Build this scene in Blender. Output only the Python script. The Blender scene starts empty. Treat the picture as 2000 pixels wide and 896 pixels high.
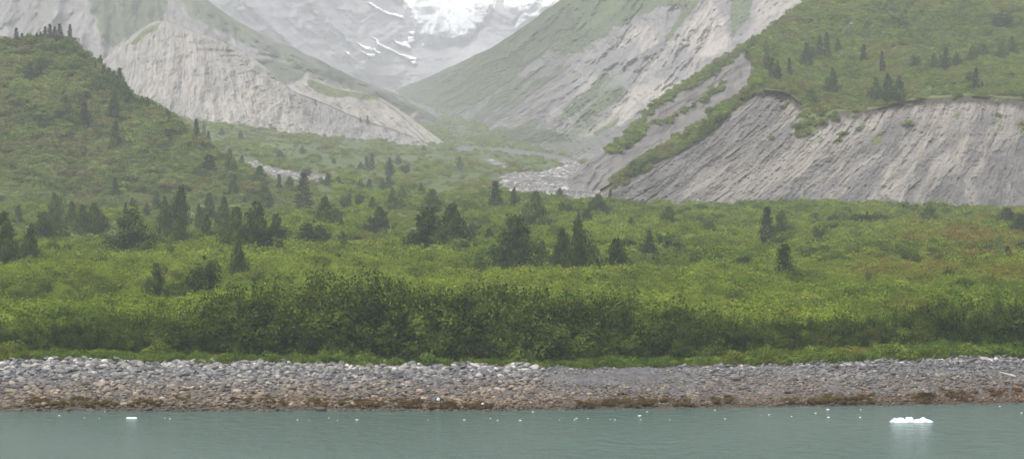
import bpy, math, random
import numpy as np
from mathutils import Vector
from mathutils.bvhtree import BVHTree

# ------------------------------------------------------------------ basics
F, HY, CX, CZ = 5195.0, 410.0, 1000.0, 15.0      # focal length (px of a 2000 px wide frame), horizon row, centre column, eye height
rng = np.random.default_rng(7)
rnd = random.Random(11)
sc = bpy.context.scene
COL = sc.collection
R = math.radians


def world(px, py, d):
    return np.stack([(px - CX) / F * d, d + 0 * px, CZ - (py - HY) / F * d], -1)


def _hash(ix, iy, seed):
    h = (ix * 374761393 + iy * 668265263 + seed * 974634571) & 0xffffffff
    h = ((h ^ (h >> 13)) * 1274126177) & 0xffffffff
    h = ((h ^ (h >> 15)) * 2246822519 >> 3) & 0xffffffff
    return ((h ^ (h >> 16)) & 0xffffff) / float(0xffffff)


def vnoise(x, y, seed=0):
    x, y = np.broadcast_arrays(np.asarray(x, float), np.asarray(y, float))
    fx, fy = np.floor(x), np.floor(y)
    ix, iy = fx.astype(np.int64), fy.astype(np.int64)
    tx, ty = x - fx, y - fy
    tx, ty = tx * tx * (3 - 2 * tx), ty * ty * (3 - 2 * ty)
    a, b = _hash(ix, iy, seed), _hash(ix + 1, iy, seed)
    c, d = _hash(ix, iy + 1, seed), _hash(ix + 1, iy + 1, seed)
    return (a + (b - a) * tx) * (1 - ty) + (c + (d - c) * tx) * ty


def fbm(x, y, octv=4, seed=0, gain=0.5):
    s, a, t = 0, 1.0, 0
    for k in range(octv):
        s = s + a * vnoise(np.asarray(x) * 2 ** k, np.asarray(y) * 2 ** k, seed + 17 * k)
        t += a
        a *= gain
    return s / t                                   # 0..1, mean 0.5


def ridged(x, y, octv=4, seed=0):
    s, a, t = 0, 1.0, 0
    for k in range(octv):
        s = s + a * (1 - np.abs(2 * vnoise(np.asarray(x) * 2 ** k, np.asarray(y) * 2 ** k, seed + 29 * k) - 1))
        t += a
        a *= 0.5
    return s / t


def sstep(a, b, x):
    t = np.clip((x - a) / (b - a), 0, 1)
    return t * t * (3 - 2 * t)


def curve(pts, u, smooth=0):
    pts = sorted(pts)
    xs, ys = [p[0] for p in pts], [p[1] for p in pts]
    if not smooth:
        return np.interp(u, xs, ys)
    return sum(np.interp(u + k, xs, ys) for k in np.linspace(-smooth, smooth, 7)) / 7


def poly_mask(U, Y, poly, soft=6.0, wob=6.0, seed=1, freq=0.05):
    """1 inside the outline, 0 outside, with a soft and wavering edge."""
    U = U + (fbm(U * freq, Y * freq, 4, seed) - 0.5) * 2 * wob
    Y = Y + (fbm(U * freq, Y * freq, 4, seed + 5) - 0.5) * 2 * wob
    n = len(poly)
    inside = np.zeros(U.shape, bool)
    dist = np.full(U.shape, 1e9)
    for i in range(n):
        x1, y1 = poly[i]
        x2, y2 = poly[(i + 1) % n]
        c = ((y1 > Y) != (y2 > Y)) & (U < (x2 - x1) * (Y - y1) / ((y2 - y1) or 1e-9) + x1)
        inside ^= c
        dx, dy = x2 - x1, y2 - y1
        t = np.clip(((U - x1) * dx + (Y - y1) * dy) / (dx * dx + dy * dy + 1e-9), 0, 1)
        dist = np.minimum(dist, np.hypot(U - x1 - t * dx, Y - y1 - t * dy))
    sd = np.where(inside, dist, -dist)
    return sstep(-soft, soft, sd)


def mesh_from(name, verts, faces, attrs=None, mat=None, smooth=True, fattrs=None):
    verts = np.asarray(verts, np.float32)
    faces = np.asarray(faces, np.int32)
    nf, k = faces.shape
    me = bpy.data.meshes.new(name)
    me.vertices.add(len(verts))
    me.vertices.foreach_set('co', verts.ravel())
    me.loops.add(nf * k)
    me.loops.foreach_set('vertex_index', faces.ravel())
    me.polygons.add(nf)
    me.polygons.foreach_set('loop_start', np.arange(0, nf * k, k, dtype=np.int32))
    me.polygons.foreach_set('use_smooth', np.full(nf, smooth))
    me.update(calc_edges=True)
    for dom, dct in (('POINT', attrs or {}), ('FACE', fattrs or {})):
        for an, arr in dct.items():
            arr = np.asarray(arr, np.float32)
            if arr.ndim == 2:
                me.attributes.new(an, 'FLOAT_VECTOR', dom).data.foreach_set('vector', arr.ravel())
            else:
                me.attributes.new(an, 'FLOAT', dom).data.foreach_set('value', arr.ravel())
    if mat:
        me.materials.append(mat)
    return me


def link(name, me, parent=None, **props):
    o = bpy.data.objects.new(name, me)
    COL.objects.link(o)
    if parent is not None:
        o.parent = parent
    for k, v in props.items():
        o[k] = v
    return o


def grid_faces(nr, nc):
    i = np.arange(nr - 1)[:, None] * nc + np.arange(nc - 1)[None, :]
    i = i.ravel()
    return np.stack([i, i + 1, i + nc + 1, i + nc], -1)


# ------------------------------------------------------------------ node helpers
class NT:
    def __init__(self, name):
        self.mat = bpy.data.materials.new(name)
        self.mat.use_nodes = True
        self.t = self.mat.node_tree
        self.t.nodes.clear()

    def n(self, typ, ins=None, **props):
        nd = self.t.nodes.new('ShaderNode' + typ)
        for k, v in props.items():
            setattr(nd, k, v)
        for k, v in (ins or {}).items():
            s = nd.inputs[k]
            if isinstance(v, bpy.types.NodeSocket):
                self.t.links.new(v, s)
            else:
                s.default_value = v
        return nd

    def attr(self, name, typ='GEOMETRY'):
        return self.n('Attribute', attribute_name=name, attribute_type=typ)

    def math(self, op, a, b=0.0, clamp=False):
        return self.n('Math', {0: a, 1: b}, operation=op, use_clamp=clamp).outputs[0]

    def mix(self, f, a, b, blend='MIX'):
        nd = self.n('Mix', data_type='RGBA', blend_type=blend)
        for s, v in ((nd.inputs[0], f), (nd.inputs[6], a), (nd.inputs[7], b)):
            if isinstance(v, bpy.types.NodeSocket):
                self.t.links.new(v, s)
            else:
                s.default_value = v if not isinstance(v, tuple) or len(v) == 4 else (*v, 1)
        return nd.outputs[2]

    def ramp(self, f, a, b):
        return self.n('MapRange', {'Value': f, 'From Min': a, 'From Max': b}, interpolation_type='SMOOTHSTEP').outputs[0]

    def noise(self, vec, scale, detail=4.0, rough=0.55, dist=0.0):
        return self.n('TexNoise', {'Vector': vec, 'Scale': scale, 'Detail': detail, 'Roughness': rough, 'Distortion': dist}).outputs[0]

    def scalevec(self, vec, s):
        return self.n('VectorMath', {0: vec, 1: s}, operation='MULTIPLY').outputs[0]

    def out(self, shader):
        o = self.t.nodes.new('ShaderNodeOutputMaterial')
        self.t.links.new(shader, o.inputs['Surface'])
        return self.mat


def c4(c):
    return (c[0], c[1], c[2], 1.0)


def terrain_mat(name, grey_a, grey_b, tan_c, veg_a, veg_b, streak=(1.0, 0.12), bump=0.35, wscale=0.25, strata=0.0, veg_scale=0.12):
    m = NT(name)
    pos = m.n('NewGeometry').outputs['Position']
    flow = m.attr('flow').outputs['Vector']
    wp = m.n('TexNoise', {'Vector': flow, 'Scale': 2.2, 'Detail': 4.0}).outputs['Color']
    wv = m.n('VectorMath', {0: m.n('VectorMath', {0: wp, 1: (0.5, 0.5, 0.5)}, operation='SUBTRACT').outputs[0], 1: (0.22, 0.22, 0.0)}, operation='MULTIPLY').outputs[0]
    flow2 = m.n('VectorMath', {0: flow, 1: wv}, operation='ADD').outputs[0]
    n1 = m.noise(m.scalevec(flow2, (streak[0], streak[1] * 2.2, 1.0)), 8.0, 9, 0.68)
    n2 = m.noise(pos, wscale * 0.5, 9, 0.66)
    n3 = m.noise(m.scalevec(flow2, (streak[0], streak[1], 1.0)), 34.0, 4, 0.6)
    n4 = m.noise(pos, wscale * 6, 4, 0.6)
    base = m.math('ADD', m.math('MULTIPLY', n1, 0.5), m.math('MULTIPLY', n2, 0.5))
    col = m.mix(m.ramp(base, 0.36, 0.64), c4([0.82 * x for x in grey_a]), c4(grey_b))
    tanm = m.attr('tan').outputs['Fac']
    tf = m.math('MULTIPLY', tanm, m.math('ADD', m.math('MULTIPLY', m.ramp(n1, 0.36, 0.62), 0.7), 0.28))
    col = m.mix(tf, col, c4(tan_c))
    rill = m.math('MULTIPLY', m.ramp(n3, 0.5, 0.7), m.math('MULTIPLY', m.ramp(n2, 0.42, 0.6), 0.6))
    col = m.mix(rill, col, c4([min(1, 1.3 * x) for x in grey_b]))
    if strata:
        sn = m.noise(m.scalevec(flow2, (0.4, 3.2, 1.0)), 9.0, 3, 0.6)
        col = m.mix(m.math('MULTIPLY', m.math('MULTIPLY', m.ramp(sn, 0.52, 0.66), m.ramp(n2, 0.5, 0.62)), strata), col, c4([0.55 * x for x in grey_a]))
    col = m.mix(m.math('MULTIPLY', m.ramp(n4, 0.56, 0.7), 0.5), col, m.mix(1.0, col, (0.62, 0.62, 0.64, 1), 'MULTIPLY'))
    col = m.mix(m.math('MULTIPLY', m.ramp(n4, 0.40, 0.30), 0.45), col, m.mix(1.0, col, (1.45, 1.43, 1.42, 1), 'MULTIPLY'))
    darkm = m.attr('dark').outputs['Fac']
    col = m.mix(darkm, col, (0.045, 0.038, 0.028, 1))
    vn = m.noise(pos, veg_scale, 7, 0.68)
    vcol = m.mix(m.ramp(vn, 0.35, 0.66), c4(veg_a), c4(veg_b))
    vf = m.attr('veg').outputs['Fac']
    vf2 = m.ramp(m.math('ADD', vf, m.math('MULTIPLY', m.math('SUBTRACT', base, 0.5), 1.5)), 0.3, 0.7)
    vf2 = m.math('MULTIPLY', vf2, m.ramp(vf, 0.02, 0.15))
    col = m.mix(vf2, col, vcol)
    col = m.mix(m.attr('snow').outputs['Fac'], col, (0.82, 0.85, 0.88, 1))
    hgt = m.math('ADD', m.math('MULTIPLY', n1, 0.5), m.math('ADD', m.math('ADD', n2, m.math('MULTIPLY', n4, 0.12)), m.math('MULTIPLY', vf, m.math('MULTIPLY', vn, 1.0))))
    bp = m.n('Bump', {'Height': hgt, 'Strength': bump, 'Distance': 1.0 / wscale * 0.5})
    b = m.n('BsdfPrincipled', {'Base Color': col, 'Roughness': 0.95, 'Specular IOR Level': 0.15, 'Normal': bp.outputs[0]})
    return m.out(b.outputs[0])


def foliage_mat(name, dark, mid, light, warm=(0.17, 0.13, 0.03), pscale=0.12, transl=0.3):
    """Leaf colour: per-leaf tone, patches across the ground, and a tint carried by each plant (0 cool .. 1 warm)."""
    m = NT(name)
    pos = m.n('NewGeometry').outputs['Position']
    lv = m.attr('leaf').outputs['Fac']
    tint = m.attr('tint', 'INSTANCER').outputs['Fac']
    pn = m.noise(pos, pscale, 4, 0.6)
    f = m.math('ADD', m.math('MULTIPLY', lv, 0.62), m.math('MULTIPLY', m.ramp(pn, 0.3, 0.7), 0.38))
    col = m.mix(m.ramp(f, 0.05, 0.55), c4(dark), c4(mid))
    col = m.mix(m.ramp(f, 0.5, 0.95), col, c4(light))
    col = m.mix(m.ramp(tint, 0.5, 1.0), col, c4(warm))
    col = m.mix(m.math('MULTIPLY', m.ramp(tint, 0.5, 0.0), 0.75), col, m.mix(1.0, col, (0.52, 0.62, 0.72, 1), 'MULTIPLY'))
    d = m.n('BsdfDiffuse', {'Color': col})
    tcol = m.mix(1.0, col, (1.0, 1.05, 0.6, 1), 'MULTIPLY')
    tr = m.n('BsdfTranslucent', {'Color': tcol})
    s = m.n('MixShader', {0: transl, 1: d.outputs[0], 2: tr.outputs[0]})
    return m.out(s.outputs[0])


def simple_mat(name, a, b, scale=3.0, rough=0.9, bump=0.3):
    m = NT(name)
    tc = m.n('TexCoord').outputs['Object']
    n = m.noise(tc, scale, 5, 0.6)
    col = m.mix(m.ramp(n, 0.3, 0.7), c4(a), c4(b))
    bp = m.n('Bump', {'Height': n, 'Strength': bump, 'Distance': 0.1})
    return m.out(m.n('BsdfPrincipled', {'Base Color': col, 'Roughness': rough, 'Normal': bp.outputs[0]}).outputs[0])


# ------------------------------------------------------------------ terrain
TERRAIN = {}     # name -> dict(verts, faces, U, Y, masks)


def ray_hit(px, py, names=None):
    d = Vector(((px - CX) / F, 1.0, -(py - HY) / F)).normalized()
    best = None
    for k, t in TERRAIN.items():
        if names and k not in names:
            continue
        loc, nor, idx, dist = t['bvh'].ray_cast(Vector((0, 0, CZ)), d)
        if loc is not None and (best is None or dist < best[1]):
            best = (loc, dist, nor)
    return best[0] if best else None


def wS(U, Y, S, amp=46):
    return S + (fbm(U * 0.016, Y * 0.02, 4, 901) - 0.5) * 2 * amp


def layer(name, u0, u1, nu, spans, mat, relief=None, masks=None, flowk=0.0, back=(200.0, 60.0), wob=2.0, seed=0, smooth=8):
    """A hillside: SPANS are (rows, [(column, row)...], [(column, distance)...]) from its foot to its crest, then a far side going down behind the crest."""
    us = np.linspace(u0, u1, nu)
    ys, ds, kn = [], [], []
    cs = [(curve(c, us, smooth), curve(dd, us, smooth * 3), n) for n, c, dd in spans]
    crest = cs[-1][0] + (fbm(us * 0.03, us * 0, 5, seed + 3) - 0.5) * 2 * wob
    cs[-1] = (crest, *cs[-1][1:])
    for i in range(len(cs) - 1):
        a, b = cs[i], cs[i + 1]
        n = b[2]
        for t in np.linspace(0, 1, n, endpoint=(i == len(cs) - 2)):
            ys.append(a[0] + (b[0] - a[0]) * t)
            ds.append(a[1] + (b[1] - a[1]) * t)
    Y, D = np.array(ys), np.array(ds)
    U = np.broadcast_to(us, Y.shape).copy()
    t = np.linspace(0, 1, len(ys))[:, None]
    kf = flowk(U) if callable(flowk) else flowk
    S = U + kf * (Y - 300)
    if relief is not None:
        win = sstep(1.0, 0.93, t) * sstep(0.0, 0.04, t)
        D = D + relief(U, Y, S, t) * win
    mk = {k: np.zeros(Y.shape) for k in ('veg', 'tan', 'dark', 'snow')}
    if masks:
        mk.update(masks(U, Y, S, t))
    P = world(U, Y, D)
    Sx = S
    # the far side
    last = P[-1]
    nb = 6
    extra, zend = [], np.minimum(P[0, :, 2], last[:, 2]) - back[1]
    for k in range(1, nb + 1):
        q = last.copy()
        s = k / nb
        q[:, 1] += back[0] * s
        q[:, 0] += (us - CX) / F * back[0] * s
        q[:, 2] = last[:, 2] + (zend - last[:, 2]) * s ** 1.3
        extra.append(q)
    Pf = np.concatenate([P, np.array(extra)], 0)
    pad = lambda a: np.concatenate([a, np.repeat(a[-1:], nb, 0)], 0)
    flow = np.stack([pad(Sx) / 100, pad(Y) / 100, pad(D) / 1000], -1)
    attrs = {k: pad(v).ravel() for k, v in mk.items()}
    attrs['flow'] = flow.reshape(-1, 3)
    V = Pf.reshape(-1, 3)
    faces = grid_faces(len(Pf), nu)
    me = mesh_from(name, V, faces, attrs, mat)
    o = link(name, me, kind='structure')
    TERRAIN[name] = dict(V=V, faces=faces, a={k: attrs[k] for k in ('veg', 'tan', 'dark', 'snow')}, U=pad(U).ravel(), Y=pad(Y).ravel(),
                         n=(len(ys) - 1) * (nu - 1), bvh=BVHTree.FromPolygons(V.tolist(), faces.tolist()))
    return o


# ---- the ground: sea bed, cobble beach, shrub plain, river valley, one sheet out past the hills
SHORE = [(-600, 199.3), (950, 199.3), (1300, 201.4), (1600, 203.6), (2000, 206.7), (2600, 208)]
BEACHTOP = [(-600, 701), (0, 703), (300, 708), (500, 711), (1000, 715), (1250, 717), (1600, 707), (1850, 699), (2000, 697), (2600, 694)]
us = np.concatenate([np.linspace(-2600, -500, 30, endpoint=False), np.linspace(-500, 2500, 601), np.linspace(2500, 4600, 31)[1:]])
KD = [640, 700, 900, 1150, 1450, 2300, 3000, 6500]
KY = {  # column -> picture row of the ground at each distance in KD
    -600: [408, 400, 372, 340, 300, 250, 240, 240], 250: [404, 392, 350, 300, 262, 230, 220, 225], 350: [402, 372, 308, 255, 214, 205, 200, 220],
    450: [401, 374, 322, 268, 231, 205, 195, 215], 600: [400, 376, 335, 286, 254, 215, 190, 200], 750: [399, 378, 345, 300, 277, 215, 182, 195],
    870: [398, 379, 352, 313, 290, 215, 180, 190], 1000: [398, 380, 352, 318, 293, 220, 185, 190], 1110: [399, 383, 355, 322, 300, 235, 200, 200],
    1200: [402, 388, 365, 340, 320, 280, 240, 220], 1350: [404, 398, 390, 380, 370, 340, 300, 260], 2600: [406, 404, 402, 395, 390, 370, 340, 280]}
KX = sorted(KY)


def ground_z(px, d):
    """Height of the ground at the sight column px and distance d."""
    px, d = np.broadcast_arrays(np.asarray(px, float), np.asarray(d, float))
    dw = curve(SHORE, px)
    ztop = CZ - (curve(BEACHTOP, px) - HY) / F * (dw + 14)
    tab = np.array([[np.interp(0, [0], [0])] * len(KD)])
    yk = np.stack([np.interp(px, KX, [KY[k][i] for k in KX]) for i in range(len(KD))], -1)
    zk = CZ - (yk - HY) / F * np.array(KD)
    b = d - dw
    z = np.where(b < 0, b * 0.16, 0)
    z = np.where((b >= 0) & (b < 14), ztop * (0.06 * sstep(0, .5, b) + 0.94 * (np.clip(b / 14, 0, 1) ** 0.92)), z)
    z1 = zk[..., 0]
    tt = np.clip((b - 14) / (640 - dw - 14), 0, 1)
    mid = ztop + 0.1 + (z1 - ztop) * (0.93 * tt + 0.07 * tt * tt)
    z = np.where(b >= 14, mid, z)
    far = np.zeros(d.shape)
    seg = np.clip(np.searchsorted(KD, d) - 1, 0, len(KD) - 2)
    a0 = np.take_along_axis(zk, seg[..., None], -1)[..., 0]
    a1 = np.take_along_axis(zk, seg[..., None] + 1, -1)[..., 0]
    kd = np.array(KD)
    far = a0 + (a1 - a0) * np.clip((d - kd[seg]) / (kd[seg + 1] - kd[seg]), 0, 1)
    z = np.where(d > 640, far, z)
    x = (px - CX) / F * d
    amp = np.where(b < 0, 0.05, np.where(b < 14, 0.14, np.clip(0.25 + (d - 225) * 0.0022, 0, 1.6)))
    return z + (fbm(x * 0.07, d * 0.05, 4, 5) - 0.5) * 2 * amp


ds = np.concatenate([np.linspace(-300, 190, 12, endpoint=False), np.linspace(190, 232, 60, endpoint=False), np.linspace(232, 640, 110, endpoint=False),
                     np.linspace(640, 1500, 200, endpoint=False), np.linspace(1500, 3200, 70, endpoint=False), np.linspace(3200, 6400, 10)])
Ug, Dg = np.meshgrid(us, ds)
Zg = ground_z(Ug, np.maximum(Dg, 100))
Zg = np.where(Dg < 150, -9.0, Zg)
Xg = (Ug - CX) / F * np.maximum(Dg, 160)
Yimg = HY - (Zg - CZ) * F / np.maximum(Dg, 100)
RIVER = [(955, 352), (985, 340), (1040, 336), (1075, 332), (1112, 318), (1140, 322), (1150, 335), (1200, 350), (1215, 392), (1150, 400), (1090, 397), (1010, 384), (985, 372)]
UPRIVER = [(876, 293), (905, 286), (935, 288), (1000, 292), (1050, 297), (1130, 312), (1130, 322), (1060, 306), (1000, 300), (930, 296), (890, 297)]
SIDEBAR = [(945, 310), (985, 318), (990, 326), (960, 322)]
TRACK = [(472, 315), (500, 321), (560, 335), (632, 344), (640, 354), (600, 356), (545, 345), (500, 336), (474, 326)]
mriver = np.maximum.reduce([poly_mask(Ug, Yimg, RIVER, 3, 7, 3), poly_mask(Ug, Yimg, UPRIVER, 2, 2, 4), poly_mask(Ug, Yimg, SIDEBAR, 2, 3, 5), poly_mask(Ug, Yimg, TRACK, 2, 2, 6)])
mriver = np.where((Dg > 645) & (Dg < 1700), mriver, 0)
# the stream bed climbing the valley between the two mountains
cx_v = np.interp(Dg, [1400, 1700, 2000, 2300, 2700, 3200], [905, 868, 850, 838, 795, 775])
mriver = np.maximum(mriver, sstep(8, 3, np.abs(Ug - cx_v) + (fbm(Dg * 0.01, Ug * 0.1, 3, 9) - .5) * 18) * (Dg > 1900))
bb = Dg - curve(SHORE, Ug)
vegm = sstep(13.6, 15.2, bb + (fbm(Xg * 0.5, Dg * 0.3, 3, 2) - .5) * 1.6) * (1 - mriver)
vegm = np.where(Dg > 1500, vegm * (0.55 + 0.45 * sstep(0.3, 0.5, fbm(Xg * 0.02, Dg * 0.008, 4, 8))), vegm)
gm = NT('ground')
pos = gm.n('NewGeometry').outputs['Position']
g1, g2 = gm.noise(pos, 0.9, 6, 0.65), gm.noise(pos, 5.0, 4, 0.6)
stone = gm.mix(gm.ramp(g1, 0.3, 0.7), (0.07, 0.07, 0.073, 1), (0.15, 0.147, 0.15, 1))
stone = gm.mix(gm.math('MULTIPLY', gm.ramp(g2, 0.45, 0.62), 0.6), stone, (0.08, 0.08, 0.085, 1))
sep = gm.n('SeparateXYZ', {0: pos})
low = gm.ramp(gm.math('ADD', sep.outputs[2], gm.math('MULTIPLY', g1, 0.9)), 1.5, 0.7)
stone = gm.mix(low, stone, (0.06, 0.048, 0.032, 1))  # brown low beach, also darkened to paint shade into gaps between stones
v1 = gm.noise(pos, 0.06, 5, 0.6)
vc = gm.mix(gm.ramp(v1, 0.3, 0.7), (0.035, 0.052, 0.016, 1), (0.085, 0.115, 0.034, 1))  # dark green deepens the gaps between shrubs, shade put into the ground colour
colg = gm.mix(gm.attr('veg').outputs['Fac'], stone, vc)
colg = gm.mix(gm.attr('meadow').outputs['Fac'], colg, gm.mix(gm.ramp(g1, 0.3, 0.7), (0.085, 0.105, 0.035, 1), (0.12, 0.14, 0.05, 1)))
bpg = gm.n('Bump', {'Height': g2, 'Strength': 0.6, 'Distance': 0.25})
colg = gm.mix(gm.math('MULTIPLY', gm.attr('river').outputs['Fac'], 0.9), colg, gm.mix(gm.ramp(g1, 0.35, 0.65), (0.055, 0.055, 0.056, 1), (0.15, 0.147, 0.145, 1)))  # bed darkened between the stones, gap shade put into its colour
gmat = gm.out(gm.n('BsdfPrincipled', {'Base Color': colg, 'Roughness': 0.9, 'Specular IOR Level': 0.2, 'Normal': bpg.outputs[0]}).outputs[0])


def meadow_f(px, d):
    """How open the plain is: 1 in the grassy meadow below the hill, 0 in the thickets."""
    a = sstep(1130, 700, px + (fbm(px * 0.01, d * 0.02, 3, 21) - .5) * 260) * sstep(395, 470, d + (fbm(px * 0.015, d * 0.01, 3, 22) - .5) * 150) * sstep(705, 660, d)
    b = 0.55 * sstep(1230, 1450, px) * sstep(430, 560, d + (fbm(px * 0.012, d * 0.02, 3, 23) - .5) * 120)
    return np.maximum(a, b)


Vg = np.stack([Xg, Dg, Zg], -1).reshape(-1, 3)
fg = grid_faces(len(ds), len(us))
med = meadow_f(Ug, Dg) * (Dg > 300)
me = mesh_from('ground', Vg, fg, {'veg': vegm.ravel(), 'river': mriver.ravel(), 'meadow': med.ravel()}, gmat)
link('ground', me, kind='structure')
zero = np.zeros(len(Vg))
TERRAIN['ground'] = dict(V=Vg, faces=fg, a={'veg': vegm.ravel(), 'river': mriver.ravel()}, U=Ug.ravel(), Y=Yimg.ravel(), n=len(fg),
                         bvh=BVHTree.FromPolygons(Vg.tolist(), fg.tolist()))

GREY_A, GREY_B = (0.20, 0.195, 0.20), (0.34, 0.33, 0.335)
TAN = (0.46, 0.42, 0.37)
VEG_A, VEG_B = (0.035, 0.058, 0.020), (0.085, 0.115, 0.038)

# ---- left hill, green and brushy
LH = [(-600, 190), (-300, 140), (-100, 105), (0, 88), (30, 84), (60, 80), (90, 79), (132, 80), (150, 92), (170, 113), (200, 140), (235, 170), (262, 190), (290, 207), (340, 236),
      (380, 268), (420, 300), (450, 322), (490, 347), (530, 368), (570, 388), (620, 404)]


def m_left(U, Y, S, t):
    scar = poly_mask(U, Y, [(166, 105), (178, 122), (172, 120)], 2, 3, 31) + poly_mask(U, Y, [(235, 205), (262, 228), (292, 252), (280, 247), (250, 226)], 3, 4, 32) \
        + poly_mask(U, Y, [(255, 175), (275, 200), (268, 200), (258, 188)], 2, 3, 33) + poly_mask(U, Y, [(372, 252), (385, 268), (376, 262)], 2, 2, 34)
    scar = np.clip(scar, 0, 1)
    return {'veg': 1 - scar, 'tan': scar * 0.8}


mat_lh = terrain_mat('left_hill', (0.2, 0.19, 0.18), (0.3, 0.29, 0.27), (0.3, 0.28, 0.22), (0.06, 0.075, 0.026), (0.12, 0.138, 0.048), veg_scale=0.09, bump=0.5)
layer('left_hill', -600, 640, 420, [(0, [(-600, 420), (640, 416)], [(-600, 618), (300, 625), (640, 640)]),
                                   (170, LH, [(-600, 700), (0, 705), (132, 712), (300, 690), (450, 668), (640, 645)])],
      mat_lh, relief=lambda U, Y, S, t: (fbm(U * 0.012, Y * 0.014, 5, 40) - 0.5) * 26 + (fbm(U * 0.05, Y * 0.07, 3, 41) - 0.5) * 5,
      masks=m_left, flowk=-0.4, back=(140, 10), wob=3, seed=1)

# ---- left bluff: grey eroded silt cliff
BL = [(120, 190), (170, 150), (205, 116), (225, 99), (270, 61), (300, 43), (345, 45), (380, 62), (435, 80), (500, 117), (530, 142), (553, 160), (577, 180), (640, 204), (700, 230), (760, 249),
      (801, 265), (845, 288), (870, 294)]


def bluff_masks(U, Y, S, t):
    top = curve(BL, U)
    fanz = poly_mask(U, Y, [(470, 175), (520, 170), (575, 195), (555, 215), (600, 250), (670, 268), (660, 280), (500, 260), (400, 250), (395, 200)], 14, 14, 51)
    tan = np.clip(0.35 + 0.65 * fanz + 0.4 * sstep(0.5, 0.7, fbm(S * 0.03, Y * 0.006, 4, 52)), 0, 1)
    band = poly_mask(U, Y, [(570, 190), (640, 212), (700, 236), (800, 270), (800, 290), (690, 268), (600, 232), (565, 208)], 6, 5, 53)
    tan *= 1 - 0.85 * band
    strat = poly_mask(U, Y, [(375, 88), (410, 78), (450, 92), (480, 120), (430, 112), (385, 105)], 8, 8, 54)
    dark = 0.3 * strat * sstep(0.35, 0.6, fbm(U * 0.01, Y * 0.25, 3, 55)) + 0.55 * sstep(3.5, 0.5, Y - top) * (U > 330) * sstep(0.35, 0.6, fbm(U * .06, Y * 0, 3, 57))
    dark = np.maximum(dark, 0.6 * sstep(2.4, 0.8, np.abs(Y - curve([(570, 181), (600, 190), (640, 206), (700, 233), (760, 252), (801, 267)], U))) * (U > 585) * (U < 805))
    veg = poly_mask(U, Y, [(250, 85), (290, 52), (312, 44), (290, 68), (262, 90)], 4, 4, 56) * 0.8
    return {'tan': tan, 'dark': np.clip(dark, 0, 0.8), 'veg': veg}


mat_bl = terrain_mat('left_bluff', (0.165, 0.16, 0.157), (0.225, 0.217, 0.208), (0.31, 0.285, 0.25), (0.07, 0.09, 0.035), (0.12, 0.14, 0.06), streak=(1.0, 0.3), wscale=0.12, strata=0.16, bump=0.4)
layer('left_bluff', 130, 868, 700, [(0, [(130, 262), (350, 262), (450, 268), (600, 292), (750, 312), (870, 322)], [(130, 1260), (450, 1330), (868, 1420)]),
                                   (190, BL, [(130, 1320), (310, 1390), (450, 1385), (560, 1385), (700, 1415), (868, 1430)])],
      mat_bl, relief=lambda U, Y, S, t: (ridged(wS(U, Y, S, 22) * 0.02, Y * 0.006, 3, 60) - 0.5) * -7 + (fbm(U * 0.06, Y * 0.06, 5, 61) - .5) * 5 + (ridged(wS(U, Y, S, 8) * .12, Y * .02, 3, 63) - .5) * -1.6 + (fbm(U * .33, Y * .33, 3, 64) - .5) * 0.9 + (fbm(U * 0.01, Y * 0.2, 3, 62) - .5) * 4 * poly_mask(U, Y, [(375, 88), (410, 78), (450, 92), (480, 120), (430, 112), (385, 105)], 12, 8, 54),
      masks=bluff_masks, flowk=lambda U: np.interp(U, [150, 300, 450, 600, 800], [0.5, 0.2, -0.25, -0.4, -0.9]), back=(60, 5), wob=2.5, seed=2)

# ---- tan scree nose at the mouth of the valley
SN = [(540, 190), (560, 168), (580, 162), (605, 155), (650, 172), (700, 182), (741, 190), (770, 208), (800, 229), (840, 258), (880, 287), (900, 296)]


def nose_masks(U, Y, S, t):
    tan = np.clip(0.75 + 0.5 * (fbm(S * 0.06, Y * 0.01, 3, 71) - .3), 0, 1)
    top = curve(SN, U)
    veg = 0.75 * poly_mask(U, Y, [(600, 150), (741, 186), (735, 196), (690, 192), (640, 188), (600, 170)], 5, 5, 72)
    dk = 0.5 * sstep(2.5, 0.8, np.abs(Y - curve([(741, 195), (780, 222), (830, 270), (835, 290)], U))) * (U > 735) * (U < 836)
    return {'tan': tan, 'veg': veg, 'dark': dk}


mat_sn = terrain_mat('scree_slope', (0.17, 0.16, 0.15), (0.22, 0.212, 0.198), (0.29, 0.268, 0.235), (0.06, 0.08, 0.035), (0.12, 0.13, 0.055), streak=(1.0, 0.18), wscale=0.12, bump=0.4)
layer('scree_slope', 535, 898, 260, [(0, [(535, 300), (700, 312), (898, 318)], [(535, 1440), (898, 1470)]),
                                    (130, SN, [(535, 1480), (650, 1490), (741, 1500), (898, 1480)])],
      mat_sn, relief=lambda U, Y, S, t: (ridged(wS(U, Y, S, 14) * 0.04, Y * 0.008, 4, 73) - 0.5) * -6 + (fbm(U * 0.05, Y * 0.06, 4, 74) - .5) * 4, masks=nose_masks, flowk=-1.0, back=(60, 5), wob=1.5, seed=3)

# ---- left mountain behind the bluff
LM = [(-700, -260), (-300, -240), (0, -200), (200, -120), (330, -45), (405, 0), (440, 26), (500, 61), (560, 88), (617, 113), (650, 132), (688, 150), (730, 166), (768, 180), (801, 203), (848, 224), (860, 240)]


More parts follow.
